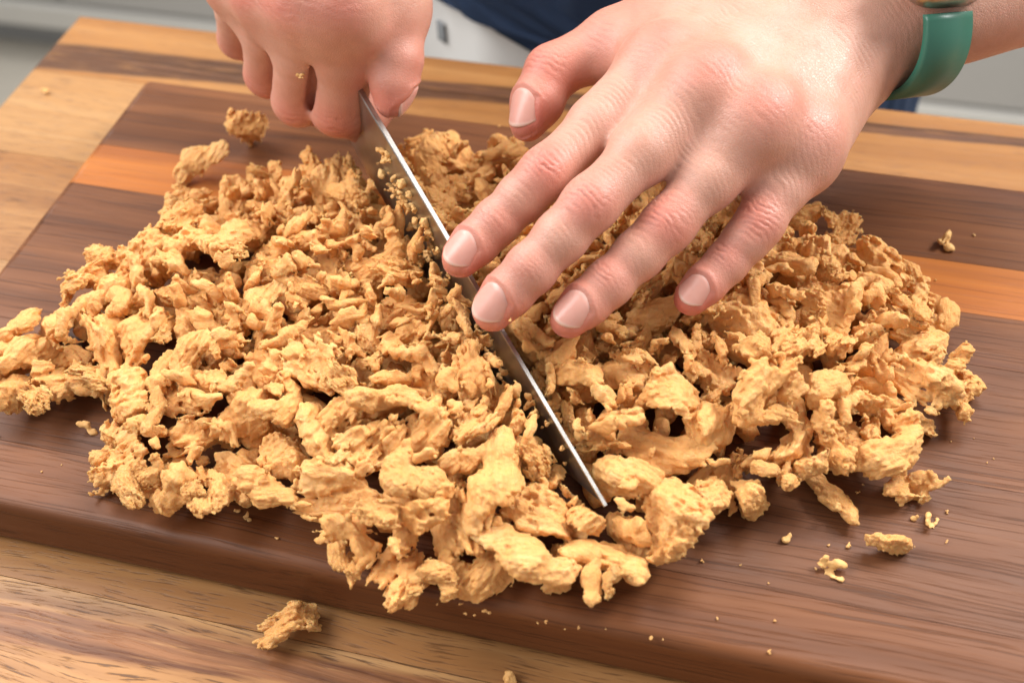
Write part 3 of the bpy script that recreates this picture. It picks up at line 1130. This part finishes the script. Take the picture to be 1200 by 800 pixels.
def blade_mat():
    m, nt, bs = new_mat('brushed_steel')
    g = NT(nt)
    tc = g.n('ShaderNodeTexCoord').outputs['Object']
    n1 = g.noise(g.vmath('MULTIPLY', tc, (40, 2600, 1)), 1.0, 2)
    sm = g.noise(tc, 120, 4)
    g.l(g.mix(sm, (0.30, 0.285, 0.26), (0.54, 0.52, 0.49)), bs.inputs['Base Color'])
    g.l(g.math('ADD', 0.24, g.math('MULTIPLY', sm, 0.22)), bs.inputs['Roughness'])
    bs.inputs['Metallic'].default_value = 1.0
    g.l(g.bump(n1, 0.06, 0.0002), bs.inputs['Normal'])
    return m


M_BLADE = blade_mat()
M_HANDLE = plain('black_handle', (0.02, 0.018, 0.017), 0.4)
knife = thing('chef_knife', 'steel chef knife cutting down through the chopped heap', 'knife', tuple(HEEL))
BH = .043
ns, V, Fc = 48, [], []
EXT = .030                               # blade heel reaches back into the grip
for i in range(ns + 1):
    q = i / ns
    s = -EXT + (BL + EXT) * q
    f = max(0, s / BL)
    hgt = BH * (1 - .10 * f - .90 * max(0, (f - .45) / .55) ** 2.1)
    hgt = max(hgt, .0004)
    th = .00105 * (1 - .35 * f)
    drop = 0.0
    c = kd * s
    for (zz, w) in ((0, -th * .75), (0, th * .75), (-.0005, th), (-hgt * .55, th * .62), (-hgt, 0.00008), (-hgt, -0.00008), (-hgt * .55, -th * .62), (-.0005, -th)):
        V.append(c + kup * max(zz, -hgt) + kside * w)
for i in range(ns):
    for k in range(8):
        l = (k + 1) % 8
        Fc.append((i * 8 + k, i * 8 + l, (i + 1) * 8 + l, (i + 1) * 8 + k))
Fc += [tuple(range(8))[::-1], tuple(ns * 8 + k for k in range(8))]
mesh_obj('blade', np.array(V), Fc, M_BLADE, knife, smooth=False)
V, Fc = [], []
for i in range(25):
    q = i / 24
    s = -EXT + .004 - .118 * q
    rz = .0125 + .002 * math.sin(q * 5.5) + .003 * max(0, q - .8) * 5
    ry = .0085
    for k in range(20):
        a = 2 * math.pi * k / 20
        V.append(kd * s + kup * (rz * math.cos(a) - .0125) + kside * ry * math.sin(a))
for i in range(24):
    for k in range(20):
        Fc.append((i * 20 + k, i * 20 + (k + 1) % 20, (i + 1) * 20 + (k + 1) % 20, (i + 1) * 20 + k))
Fc += [tuple(range(20))[::-1], tuple(24 * 20 + k for k in range(20))]
mesh_obj('handle', np.array(V), Fc, M_HANDLE, knife)


# ------------------------------------------------------------------ chopped chunks
def rot_rand(rs):
    q = rs.normal(size=4)
    return np.array(Quaternion(q / np.linalg.norm(q)).to_matrix())


def up2(A):
    """trilinear doubling of a grid"""
    for ax in range(3):
        A = np.moveaxis(A, ax, 0)
        B = np.empty((A.shape[0] * 2 - 1,) + A.shape[1:], A.dtype)
        B[::2] = A
        B[1::2] = (A[:-1] + A[1:]) * .5
        A = np.moveaxis(B, 0, ax)
    return A


def chunk_mesh(seed, kind, size, h=None):
    """one torn chunk; size = longest half extent in metres; returns verts, quads (local, centred)"""
    rs = np.random.RandomState(1000 + seed)
    h = h or max(.00040, size / 37)
    e = size * 1.32
    nc = int(math.ceil(e / h))
    e = nc * h
    axc = np.linspace(-e, e, nc + 1, dtype=np.float32)
    P = np.stack(np.meshgrid(axc, axc, axc, indexing='ij'), -1).reshape(-1, 3)
    W = P + np.stack([noise(P * (1.1 / size), seed + k) for k in (1, 2, 3)], -1) * size * .20
    W = W + np.stack([noise(P * (3.0 / size), seed + k) for k in (4, 5, 6)], -1) * size * .055
    d = np.full(len(P), 1.0, np.float32)
    if kind == 'lump':
        for i in range(rs.randint(3, 6)):
            c = rs.normal(size=3) * size * np.array([.36, .30, .22])
            r = size * rs.uniform(.30, .52) * np.array([1, rs.uniform(.7, 1), rs.uniform(.55, .9)])
            d = smin(d, ell_sd(W, c, rot_rand(rs), r), size * .10)
    elif kind == 'curl':
        n = 8
        arc = rs.uniform(1.6, 3.9)
        R = size * rs.uniform(.48, .62)
        lift = size * rs.uniform(-.25, .25)
        pts = [np.array([R * math.sin(arc * (t - .5)) , R * math.cos(arc * (t - .5)) - R * .5, lift * (t - .5) * 2]) for t in np.linspace(0, 1, n)]
        rad = [size * rs.uniform(.25, .34) * (.75 + .5 * math.sin(math.pi * (i + .6) / n)) for i in range(n)]
        W2 = W * np.array([1, 1, 1.0 / rs.uniform(.75, 1.0)], np.float32)
        for i in range(n - 1):
            d = smin(d, cone_sd(W2, pts[i], pts[i + 1], rad[i], rad[i + 1]), size * .06)
    elif kind == 'strand':
        n = 6
        pts, p, dirn = [], np.array([-size * .85, 0, 0]), np.array([1, 0, 0.])
        for i in range(n):
            pts.append(p.copy())
            dirn = nrm(dirn + rs.normal(size=3) * np.array([.1, .42, .25]))
            p = p + dirn * size * 1.7 / (n - 1)
        rad = [size * rs.uniform(.22, .36) * (.7 + .6 * math.sin(math.pi * (i + .7) / (n + .4))) for i in range(n)]
        W2 = W * np.array([1, 1, 1.4], np.float32)
        for i in range(n - 1):
            d = smin(d, cone_sd(W2, pts[i], pts[i + 1], rad[i], rad[i + 1]), size * .07)
        for i in range(rs.randint(1, 3)):
            c = pts[rs.randint(1, n - 1)]
            d = smin(d, cone_sd(W2, c, c + rs.normal(size=3) * size * np.array([.2, .33, .22]), size * .17, size * .10), size * .05)
    elif kind == 'flake':
        b1, b2, b3 = rs.uniform(-.9, .9), rs.uniform(-.9, .9), rs.uniform(-.5, .5)
        x, y, z = W[:, 0] / size, W[:, 1] / size, W[:, 2] / size
        zc = b1 * (x * x - .25) + b2 * (y * y - .2) + b3 * x * y + .16 * noise(W * (2.6 / size), seed + 9)
        t = .20 + .08 * noise(W * (2.2 / size), seed + 10)
        out = np.sqrt((x / .92) ** 2 + (y / rs.uniform(.52, .8)) ** 2) - .92 + .22 * noise(W * (4.2 / size) * np.array([1, 1, .3], np.float32), seed + 12)
        d = smax(np.abs(z - zc) - t, out * .55, .06) * size * .72
        c = rs.normal(size=3) * size * .25
        d = smin(d, ell_sd(W, (c[0], c[1], 0), np.eye(3), size * np.array([.42, .30, .27])), size * .10)
    elif kind == 'wedge':
        for i in range(3):
            c = rs.normal(size=3) * size * .22
            d = smin(d, ell_sd(W, c, rot_rand(rs), size * np.array([.62, .5, .42])), size * .12)
        for i in range(3):
            nn = nrm(rs.normal(size=3))
            d = smax(d, (P @ nn.astype(np.float32)) - size * rs.uniform(.20, .42), size * .05)
    D = up2(d.reshape(nc + 1, nc + 1, nc + 1)).copy()
    axf = np.linspace(-e, e, 2 * nc + 1, dtype=np.float32)
    near = np.abs(D) < .0042
    ii = np.argwhere(near)
    P = axf[ii]
    d = D[near]
    # torn, fibrous relief: creases along one grain direction, pits and crumbs
    Rg = rot_rand(rs).astype(np.float32)
    if kind in ('curl', 'strand', 'flake'):
        Rg = np.eye(3, dtype=np.float32)
    g = (P @ Rg) * np.array([.30, 1, 1], np.float32)
    n1 = noise(g * 300, seed + 20)
    n2 = noise(g * 620, seed + 21)
    n3 = noise(P * 430, seed + 22)
    n4 = noise(P * 900, seed + 23)
    n5 = noise(P * 170, seed + 24)
    n6 = noise((P @ Rg) * np.array([260, 1150, 1150], np.float32), seed + 25)
    crease = np.clip(1 - np.abs(n1) * 3.2, 0, 1) ** 2
    crease2 = np.clip(1 - np.abs(n5) * 4.5, 0, 1) ** 2
    pit = np.clip(n3 * 1.6 - .45, 0, 1)
    fib = {'lump': .7, 'wedge': .75, 'curl': .9, 'strand': 1.15, 'flake': 1.1}[kind]
    rag = .62 + .68 * rs.rand()
    amp = min(1.0, size / .010)
    d = d + amp * rag * (.00060 * crease * fib + .00070 * crease2 + .0006 * pit - .00075 * n1 * fib - .00090 * n2 * fib - .00050 * n3 - .00050 * n4 - .00062 * n6 - .0008 * n5)
    D[near] = d
    D[0] = D[-1] = 1
    D[:, 0] = D[:, -1] = 1
    D[:, :, 0] = D[:, :, -1] = 1
    V, Fq = surface_nets(D, (-e, -e, -e), h)
    # keep the largest connected piece
    lab = np.arange(len(V))
    for _ in range(400):
        m = lab[Fq].min(1)
        new = lab.copy()
        np.minimum.at(new, Fq.ravel(), np.repeat(m, 4))
        new = new[new]
        if (new == lab).all():
            break
        lab = new
    u, c = np.unique(lab, return_counts=True)
    keep = lab == u[c.argmax()]
    idx = np.cumsum(keep) - 1
    Fq = idx[Fq[keep[Fq[:, 0]]]]
    V = V[keep]
    V = V - (V.min(0) + V.max(0)) / 2
    return V.astype(np.float32), Fq


PROTO = []
KINDS = ['lump'] * 7 + ['curl'] * 5 + ['strand'] * 9 + ['flake'] * 13 + ['wedge'] * 8
SZ = {'lump': (.0105, .0135), 'curl': (.0112, .0142), 'strand': (.0126, .0165), 'flake': (.0106, .0145), 'wedge': (.0114, .0148)}


def mk_proto(seed, kind, size, mat=None, h=None):
    V, Fq = chunk_mesh(seed, kind, size, h)
    me = quick_mesh('chopped_chunk', V, Fq)
    me.validate()
    me.polygons.foreach_set('use_smooth', [True] * len(me.polygons))
    me.materials.append(mat or FOOD)
    return {'me': me, 'V': V[::3], 'VF': V, 'F': Fq, 'kind': kind, 'size': size}


if not QUICK:
    rs = np.random.RandomState(11)
    for i, k in enumerate(KINDS):
        PROTO.append(mk_proto(i, k, rs.uniform(*SZ[k])))
    BITS = [mk_proto(100 + i, k, s, CRUMB) for i, (k, s) in enumerate([('lump', .0042), ('flake', .0048), ('strand', .005), ('wedge', .0045), ('lump', .0035), ('flake', .006), ('curl', .006), ('lump', .0055)])]

    # ---- outline of the heap on the board, traced round its foot
    OUT = [(at(x, y, z)[:2]) for x, y, z in [
        (12, 468, .003), (50, 472, .003), (95, 462, .003), (132, 448, .003), (150, 500, .003), (142, 545, .003), (170, 582, .003), (240, 592, .003), (285, 575, .003),
        (320, 600, .003), (400, 622, .003), (425, 675, .003), (470, 690, .003), (560, 668, .003), (640, 672, .003), (700, 690, .003), (775, 655, .003), (790, 610, .003), (820, 600, .003),
        (880, 590, .003), (940, 572, .003), (1000, 555, .003), (1055, 535, .003), (1060, 500, .003), (1100, 480, .003), (1085, 430, .003), (1095, 385, .008), (1095, 350, .012),
        (1040, 312, .014), (985, 275, .016), (900, 250, .016), (760, 210, .016), (620, 180, .016), (540, 170, .018), (480, 180, .018), (400, 195, .016), (330, 205, .014), (250, 235, .012),
        (200, 275, .012), (140, 310, .012), (100, 350, .010), (80, 385, .010), (40, 395, .008), (20, 430, .006)]]
    OUT = np.array(OUT)
    GX0, GY0, CELL = -0.24, -0.16, .001
    NX, NY = 470, 330
    gx = GX0 + (np.arange(NX) + .5) * CELL
    gy = GY0 + (np.arange(NY) + .5) * CELL
    XX, YY = np.meshgrid(gx, gy, indexing='ij')
    ins = np.zeros(XX.shape, bool)
    dist = np.full(XX.shape, 1.0)
    for a, b in zip(OUT, np.roll(OUT, -1, 0)):
        cr = ((a[1] > YY) != (b[1] > YY)) & (XX < (b[0] - a[0]) * (YY - a[1]) / (b[1] - a[1] + 1e-12) + a[0])
        ins ^= cr
        ba = b - a
        t = np.clip(((XX - a[0]) * ba[0] + (YY - a[1]) * ba[1]) / (ba @ ba), 0, 1)
        dist = np.minimum(dist, np.hypot(XX - a[0] - t * ba[0], YY - a[1] - t * ba[1]))
    sd_ = np.where(ins, dist, -dist)
    sd_ = sd_ + .0075
    ins = sd_ > 0
    T = np.where(ins, .011 + .029 * (1 - np.exp(-np.clip(sd_, 0, 1) / .024)), 0)
    # ceilings: hands above, and the blade as a wall
    ceil = np.full(XX.shape, .2)
    for hob in (hl, hr):
        P = np.empty(len(hob.data.vertices) * 3)
        hob.data.vertices.foreach_get('co', P)
        P = P.reshape(-1, 3)
        ix, iy = ((P[:, 0] - GX0) / CELL).astype(int), ((P[:, 1] - GY0) / CELL).astype(int)
        ok = (ix >= 0) & (ix < NX) & (iy >= 0) & (iy < NY)
        np.minimum.at(ceil, (ix[ok], iy[ok]), P[ok, 2])
    kd2 = nrm(kd[:2])
    kn2 = np.array([-kd2[1], kd2[0]])
    KL = float((TIP - HEEL)[:2] @ kd2)
    krel = (XX - HEEL[0]) * kd2[0] + (YY - HEEL[1]) * kd2[1]
    kperp = (XX - HEEL[0]) * kn2[0] + (YY - HEEL[1]) * kn2[1]
    nearL = (krel > -.02) & (krel < KL)
    spine = HEEL[2] + (TIP[2] - HEEL[2]) * np.clip(krel / KL, 0, 1)
    # the cut runs a little lower than the spine beside the blade
    fall = np.exp(-(kperp / .014) ** 2) * nearL
    T = np.where(ins, np.minimum(T, (spine - .014) * fall + 1.0 * (1 - fall)), T)
    T = np.maximum(T, np.where(ins, .012, 0))

    # chunks stay low enough beside the blade and the fingers that both stay in sight over them
    vis = np.minimum(ceil + .002, np.where((np.abs(kperp) < .0016) & (krel > .01) & (krel < KL), spine - .0095 + .006 * np.clip(krel / KL, 0, 1), .2))
    base = vis.copy()
    for k in range(1, 34):
        ox, oy = int(round(k * .28)), -int(round(k * .96))
        sh_ = np.full(base.shape, .2)
        sh_[ox:, :oy] = base[:NX - ox, -oy:]
        vis = np.minimum(vis, sh_ + k * CELL * 1.08)
    H = np.zeros(XX.shape)

    def footprint(V, R, s):
        Q = (V @ R.T) * s
        return Q

    def settle(Q, x, y, sink=.0022):
        """lowest rest height of points Q at x, y on the height map; None if blade or a hand is in the way"""
        ix = ((Q[:, 0] + x - GX0) / CELL).astype(int)
        iy = ((Q[:, 1] + y - GY0) / CELL).astype(int)
        if ix.min() < 0 or iy.min() < 0 or ix.max() >= NX or iy.max() >= NY:
            return None
        kr, kp = krel[ix, iy], kperp[ix, iy]
        nb = (kr > -.03) & (kr < KL - .004)
        if nb.any():
            a, b = kp[nb].min(), kp[nb].max()
            if a < .0012 and b > -.0012:
                return None
        lowz = np.full((ix.max() - ix.min() + 1, iy.max() - iy.min() + 1), 9.0)
        np.minimum.at(lowz, (ix - ix.min(), iy - iy.min()), Q[:, 2])
        hs = H[ix.min():ix.max() + 1, iy.min():iy.max() + 1]
        dd = np.where(lowz < 8, hs - lowz, -9)
        z = np.percentile(dd[dd > -8], 90) if (dd > -8).sum() > 10 else dd.max()
        z = max(z, dd.max() - .006)
        ground = -Q[:, 2].min()
        z = max(z - sink * (z > ground + .002), ground - .0004)
        if (Q[:, 2] + z > ceil[ix, iy] - .0006).any() or (Q[:, 2] + z > vis[ix, iy]).mean() > .015:
            return None
        return z, ix, iy

    def commit(proto, R, s, x, y, z, ix, iy, Q):
        np.maximum.at(H, (ix, iy), Q[:, 2] + z)
        o = bpy.data.objects.new('chopped_chunk', proto['me'])
        M = Matrix(R.tolist()).to_4x4() * 1.0
        o.matrix_world = Matrix.Translation((x, y, z)) @ M @ Matrix.Scale(s, 4)
        return link(o)

    KN = {'lump': 'lumpy golden', 'curl': 'curled golden', 'strand': 'stringy torn golden', 'flake': 'ragged flaky golden', 'wedge': 'angular cut golden'}

    def zone(x, y):
        r = (x - HEEL[0]) * kd2[0] + (y - HEEL[1]) * kd2[1]
        p = (x - HEEL[0]) * kn2[0] + (y - HEEL[1]) * kn2[1]
        if kn2[0] < 0:
            p = -p
        i, j = int((x - GX0) / CELL), int((y - GY0) / CELL)
        if r > KL + .002:
            return 'in front of the knife tip'
        if p < 0:
            if p > -.022:
                return 'against the left face of the blade'
            if x < -.115:
                return 'at the left end of the heap'
            if sd_[i, j] < .022:
                return 'at the front left edge of the heap' if y < -.02 else 'at the back edge near the fist'
            return 'in the middle of the heap left of the knife'
        if p < .022:
            return 'against the right face of the blade'
        if ceil[i, j] < .1:
            return 'under the flat hand'
        if x > .115:
            return 'at the right end of the heap'
        if y > .045:
            return 'behind the fingers at the back of the heap'
        if sd_[i, j] < .022:
            return 'at the front right edge of the heap'
        return 'in the heap between knife and right end'

    def place_named(proto, px, py, zg, yaw, s, label, tilt=(0, 0), sink=.0022, name='chopped_chunk', group=None, force=False):
        x, y = at(px, py, zg)[:2]
        R = np.array((Matrix.Rotation(math.radians(yaw), 3, 'Z') @ Matrix.Rotation(math.radians(tilt[0]), 3, 'X') @ Matrix.Rotation(math.radians(tilt[1]), 3, 'Y')))
        Q = footprint(proto['V'], R, s)
        r = settle(Q, x, y, sink)
        if r is None:
            return None
        z, ix, iy = r
        o = commit(proto, R, s, x, y, z, ix, iy, Q)
        o.name = name
        tag(o, label, 'food chunk', group)
        return o

    # ---- bottom layer: bits buried in the heap that cannot be told apart, one mass
    rs = np.random.RandomState(5)
    LOW = [mk_proto(200 + i, k, rs.uniform(*SZ[k]) * .95, None, .0014) for i, k in enumerate(['lump', 'curl', 'flake', 'wedge', 'strand', 'flake'])]
    cand = np.argwhere(sd_ > .006)
    BV, BF, nb = [], [], 0
    for k in range(430):
        pr_ = LOW[rs.randint(len(LOW))]
        best = None
        for i, j in cand[rs.randint(len(cand), size=12)]:
            sc = (H[max(0, i - 5):i + 6, max(0, j - 5):j + 6] - T[i, j]).mean()
            if best is None or sc < best[0]:
                best = (sc, i, j)
        _, i, j = best
        R = rot_rand(rs)
        Q = pr_['VF'] @ R.T * rs.uniform(.45, .95)
        r = settle(Q, gx[i], gy[j], .003)
        if r is None or (Q[:, 2] + r[0]).max() > T[i, j] + .001:
            continue
        z, ix, iy = r
        np.maximum.at(H, (ix, iy), Q[:, 2] + z)
        BV.append(Q + np.array([gx[i], gy[j], z]))
        BF.append(pr_['F'] + nb)
        nb += len(Q)
    co = mesh_obj('buried_bits', np.concatenate(BV), np.concatenate(BF), FOOD)
    co['kind'] = 'stuff'
    co['label'], co['category'] = 'golden bits buried inside the chopped heap', 'food bits'

    # ---- loose pieces round the heap and the telling pieces of its outline
    def pick(kind, n=0):
        return [p for p in PROTO if p['kind'] == kind][n]

    LOOSE = [
        ('strand', 0, 238, 200, .004, 75, .80, 'two lobed torn piece at the back left edge of the heap, over the orange stripe', (20, -35)),
        ('wedge', 1, 292, 162, .004, 30, .80, 'torn piece lying alone on the walnut behind the heap, near the fist', (25, 10)),
        ('lump', 2, 30, 462, .003, 10, .62, 'lumpy piece at the far left tip of the heap', (0, 0)),
        ('curl', 3, 82, 430, .003, 160, .95, 'curled piece near the left tip of the heap', (15, 0)),
        ('lump', 4, 1130, 468, .003, 40, .95, 'knobbly piece at the far right end of the heap', (0, 40)),
        ('flake', 2, 1066, 576, .002, 20, .85, 'ragged loose flake near the front right of the heap', (0, 0)),
        ('wedge', 3, 1040, 640, .002, 60, .72, 'torn loose piece on the walnut, foremost of the larger scraps right', (10, 20)),
        ('flake', 5, 1070, 350, .010, 10, 1.0, 'large fanned chunk at the right end over the orange stripe', (-20, 15)),
        ('flake', 7, 198, 558, .006, 30, .95, 'broad slab lying at the front left edge of the heap', (25, 0)),
        ('lump', 5, 738, 632, .006, 15, 1.45, 'big rounded chunk at the front of the heap right of the knife tip', (10, 0)),
        ('wedge', 4, 660, 668, .005, 70, 1.0, 'cut chunk at the very front of the heap, below the knife tip', (30, 0)),
        ('flake', 3, 470, 680, .005, 80, 1.05, 'ragged flake hanging over the front edge of the board', (0, 10)),
        ('flake', 9, 845, 560, .006, 60, 1.1, 'frayed chunk at the front right of the heap', (-20, 0)),
        ('lump', 1, 770, 585, .005, 0, 1.0, 'rounded chunk beside the big front chunk', (0, 0)),
        ('strand', 2, 975, 585, .003, -25, .8, 'long torn strip pointing right at the front of the heap', (0, 0)),
    ]
    for kd_, n, px, py, zg, yaw, sc, lab, tl in LOOSE:
        place_named(pick(kd_, n), px, py, zg, yaw, sc, lab, tl)
    CR = [(1108, 286, 0, 1.15, 'round crumb alone behind the orange stripe at the right'), (103, 503, 2, .85, 'small crumb left of the front edge of the heap'),
          (975, 666, 1, 1.15, 'flat scrap lying nearest the front right of the board'), (995, 638, 3, .42, 'tiny scrap between two loose pieces front right'),
          (922, 630, 4, .85, 'small oval crumb in front of the heap right of the knife'), (978, 606, 7, .55, 'crumb beside the long torn strip'),
          (1072, 606, 4, .6, 'small crumb under the ragged loose flake'), (1090, 611, 1, .85, 'small flat crumb right of the ragged loose flake'),
          (278, 598, 4, .55, 'crumb just in front of the broad slab'), (290, 606, 0, .45, 'second crumb in front of the broad slab'), (324, 629, 4, .32, 'speck in front of the heap left of the knife'),
          (545, 717, 3, .25, None), (556, 719, 4, .22, None), (570, 716, 2, .34, None), (630, 728, 4, .2, None), (640, 727, 0, .18, None), (662, 735, 4, .14, None), (678, 734, 1, .16, None),
          (763, 746, 3, .32, None), (777, 747, 4, .14, None), (868, 660, 4, .2, None), (902, 762, 0, .2, None), (512, 706, 4, .2, None), (1142, 274, 4, .3, None), (1012, 566, 4, .2, None), (1006, 575, 1, .2, None),
          (540, 706, 1, .2, None), (710, 735, 4, .12, None)]
    for px, py, k, sc, lab in CR:
        place_named(BITS[k], px, py, .001, px * 7 % 360, sc, lab or 'tiny pale crumb scattered on the walnut board', (px % 40, py % 30), 0, 'crumb', None if lab else 'tiny crumbs on the walnut board')
    rs = np.random.RandomState(21)
    ring = np.argwhere((sd_ < -.001) & (sd_ > -.030) & (YY > -.097) & (XX > -.19) & (XX < .2))
    for i, j in ring[rs.randint(len(ring), size=46)]:
        pr_ = BITS[[4, 0, 1, 3][rs.randint(4)]]
        sc = rs.uniform(.08, .22)
        R = rot_rand(rs)
        Q = footprint(pr_['V'], R, sc)
        r = settle(Q, gx[i], gy[j], 0)
        if r:
            o = commit(pr_, R, sc, gx[i], gy[j], r[0], r[1], r[2], Q)
            o.name = 'crumb'
            tag(o, 'tiny pale crumb scattered on the walnut board', 'crumb', 'tiny crumbs on the walnut board')
    # pieces on the acacia counter, below the board
    for proto, px, py, yaw, sc, lab, tl in ((pick('flake', 1), 336, 738, 30, .80, 'golden piece fallen on the acacia counter in front of the board', (8, 0)),
                                            (BITS[7], 597, 792, 20, .9, 'small crumb on the acacia counter at the bottom edge', (0, 0)), (BITS[0], 52, 104, 0, .55, 'blurred crumb on the acacia counter at the back left', (0, 0))):
        x, y = at(px, py, ZT + .003)[:2]
        R = np.array((Matrix.Rotation(math.radians(yaw), 3, 'Z') @ Matrix.Rotation(math.radians(tl[0]), 3, 'X') @ Matrix.Rotation(math.radians(tl[1]), 3, 'Y')))
        o = link(bpy.data.objects.new('crumb', proto['me']))
        o.matrix_world = Matrix.Translation((x, y, ZT - float((proto['V'] @ R.T)[:, 2].min()) * sc - .0003)) @ Matrix(R.tolist()).to_4x4() @ Matrix.Scale(sc, 4)
        tag(o, lab, 'food chunk')
    # crumbs stuck to the blade and to the fingers
    rs = np.random.RandomState(9)
    for k in range(64):
        f = rs.uniform(.06, .93) if k % 3 else rs.uniform(.06, .36)
        dz = -(.0025 + .0215 * rs.beta(2.2, 1.3)) if f < .7 else -rs.uniform(.003, .011)
        sc = rs.uniform(.15, .85) ** 1.2 * (1 if f < .75 else .65)
        face = -1 if kside @ CM[0] > 0 else 1
        c = HEEL + kd * BL * f + kup * dz + kside * face * (.0012 + .0010 * sc)
        o = link(bpy.data.objects.new('crumb', BITS[[0, 3, 4, 1, 7][k % 5]]['me']))
        o.matrix_world = Matrix.Translation(c) @ Matrix(rot_rand(rs).tolist()).to_4x4() @ Matrix.Scale(sc, 4)
        tag(o, 'pale crumb stuck to the left face of the knife blade', 'crumb', 'crumbs stuck to the blade')
    from mathutils.bvhtree import BVHTree
    for hob, px, py, sc, lab in ((hl, 569, 321, .28, 'upper tiny crumb on the middle fingertip of the flat hand'), (hl, 563, 330, .3, 'lower tiny crumb beside the middle fingernail of the flat hand'),
                                 (hl, 597, 373, .3, 'tiny crumb under the middle fingertip above the blade'), (hr, 352, 87, .42, 'tiny crumb on the middle finger of the fist')):
        dv = Vector(at(px, py, 0) - CAM).normalized()
        tr_ = BVHTree.FromPolygons([v.co[:] for v in hob.data.vertices], [p.vertices[:] for p in hob.data.polygons])
        hit = tr_.ray_cast(Vector(CAM), dv)
        if hit[0] is None:
            continue
        o = link(bpy.data.objects.new('crumb', BITS[4 if sc < .4 else 1]['me']))
        o.matrix_world = Matrix.Translation(hit[0] + hit[1] * .0006) @ Matrix.Scale(sc, 4)
        tag(o, lab, 'crumb')

    # ---- the heap: every chunk settles on what already lies there
    rs = np.random.RandomState(77)
    cand = np.argwhere(sd_ > .002)
    placed = 0
    sizes = np.concatenate([rs.uniform(.95, 1.25, 104), rs.uniform(.66, 1.0, 120), rs.uniform(.40, .66, 66)])
    WT = .032 / np.maximum(T, .0125)
    for s in np.concatenate([sizes, sizes[::-1][:90]]):
        if placed >= 285:
            break
        r_ = int(6 * s)
        Hp = np.pad(H - T, r_, mode='edge').cumsum(0).cumsum(1)
        k2 = 2 * r_
        low = (Hp[k2:, k2:] - Hp[:-k2, k2:] - Hp[k2:, :-k2] + Hp[:-k2, :-k2])[:NX, :NY] / (k2 * k2) * WT
        pool = cand[rs.randint(len(cand), size=500)]
        sc_ = low[pool[:, 0], pool[:, 1]] + np.where(sd_[pool[:, 0], pool[:, 1]] < .004 * s, .010, 0)
        pool = pool[np.argsort(sc_)[:22]]
        best = None
        for i, j in pool:
            pr_ = PROTO[rs.randint(len(PROTO))]
            x, y = gx[i], gy[j]
            flat = pr_['kind'] in ('flake', 'curl', 'strand')
            R = np.array(Matrix.Rotation(rs.uniform(0, 6.28), 3, 'Z') @ Matrix.Rotation(rs.normal() * (.5 if flat else 1.6), 3, 'X') @ Matrix.Rotation(rs.normal() * (.4 if flat else 1.6), 3, 'Y'))
            Q = footprint(pr_['V'], R, s)
            r = settle(Q, x, y)
            if r is None:
                continue
            z, ix, iy = r
            topz = Q[:, 2] + z
            over = np.clip(topz - np.maximum(T[ix, iy], .013) - .006, 0, None).mean() * 5
            spill = np.clip((sd_[ix, iy] < -.002).mean() - .12, 0, 1) * .03
            score = low[i, j] + over + spill
            if best is None or score < best[0]:
                best = (score, pr_, R, s, x, y, z, ix, iy, Q)
        if best is None or best[0] > .022:
            continue
        o = commit(*best[1:])
        zn = zone(best[4], best[5])
        big = 'large ' if best[1]['size'] * s > .0165 else ('small ' if best[1]['size'] * s < .011 else 'mid-sized ')
        tag(o, big + KN[best[1]['kind']] + ' chunk ' + zn, 'food chunk', big + best[1]['kind'] + ' chunks ' + zn)
        placed += 1
    # ---- the finest shreds, past counting, fill the hollows between the chunks
    rs = np.random.RandomState(31)
    SHR = [mk_proto(300 + i, k, sz_, None, .00085) for i, (k, sz_) in enumerate([('strand', .0085), ('flake', .0068), ('wedge', .0062), ('strand', .0075), ('flake', .0075), ('lump', .0058), ('strand', .0090), ('flake', .0060)])]
    cand = np.argwhere(sd_ > .0005)
    BV, BF, nb = [], [], 0
    for k in range(1500):
        if len(BV) >= 420:
            break
        pr_ = SHR[rs.randint(len(SHR))]
        pool = cand[rs.randint(len(cand), size=10)]
        best = None
        for i, j in pool:
            sc = (H[max(0, i - 3):i + 4, max(0, j - 3):j + 4] - T[i, j]).mean()
            if best is None or sc < best[0]:
                best = (sc, i, j)
        _, i, j = best
        Q = pr_['VF'] @ rot_rand(rs).T * rs.uniform(.45, 1.05)
        r = settle(Q, gx[i], gy[j], .001)
        if r is None or best[0] > -.002 or (Q[:, 2] + r[0]).max() > T[i, j] + .004:
            continue
        z, ix, iy = r
        np.maximum.at(H, (ix, iy), Q[:, 2] + z)
        BV.append(Q + np.array([gx[i], gy[j], z]))
        BF.append(pr_['F'] + nb)
        nb += len(Q)
    sh = mesh_obj('fine_shreds', np.concatenate(BV), np.concatenate(BF), FOOD)
    sh['kind'] = 'stuff'
    sh['label'], sh['category'] = 'fine golden shreds lying between the chunks of the heap', 'food shreds'
    print('placed', placed, len(sh.data.polygons), len(co.data.polygons), len(hl.data.polygons), len(hr.data.polygons), sum(len(p['me'].polygons) for p in PROTO + BITS))
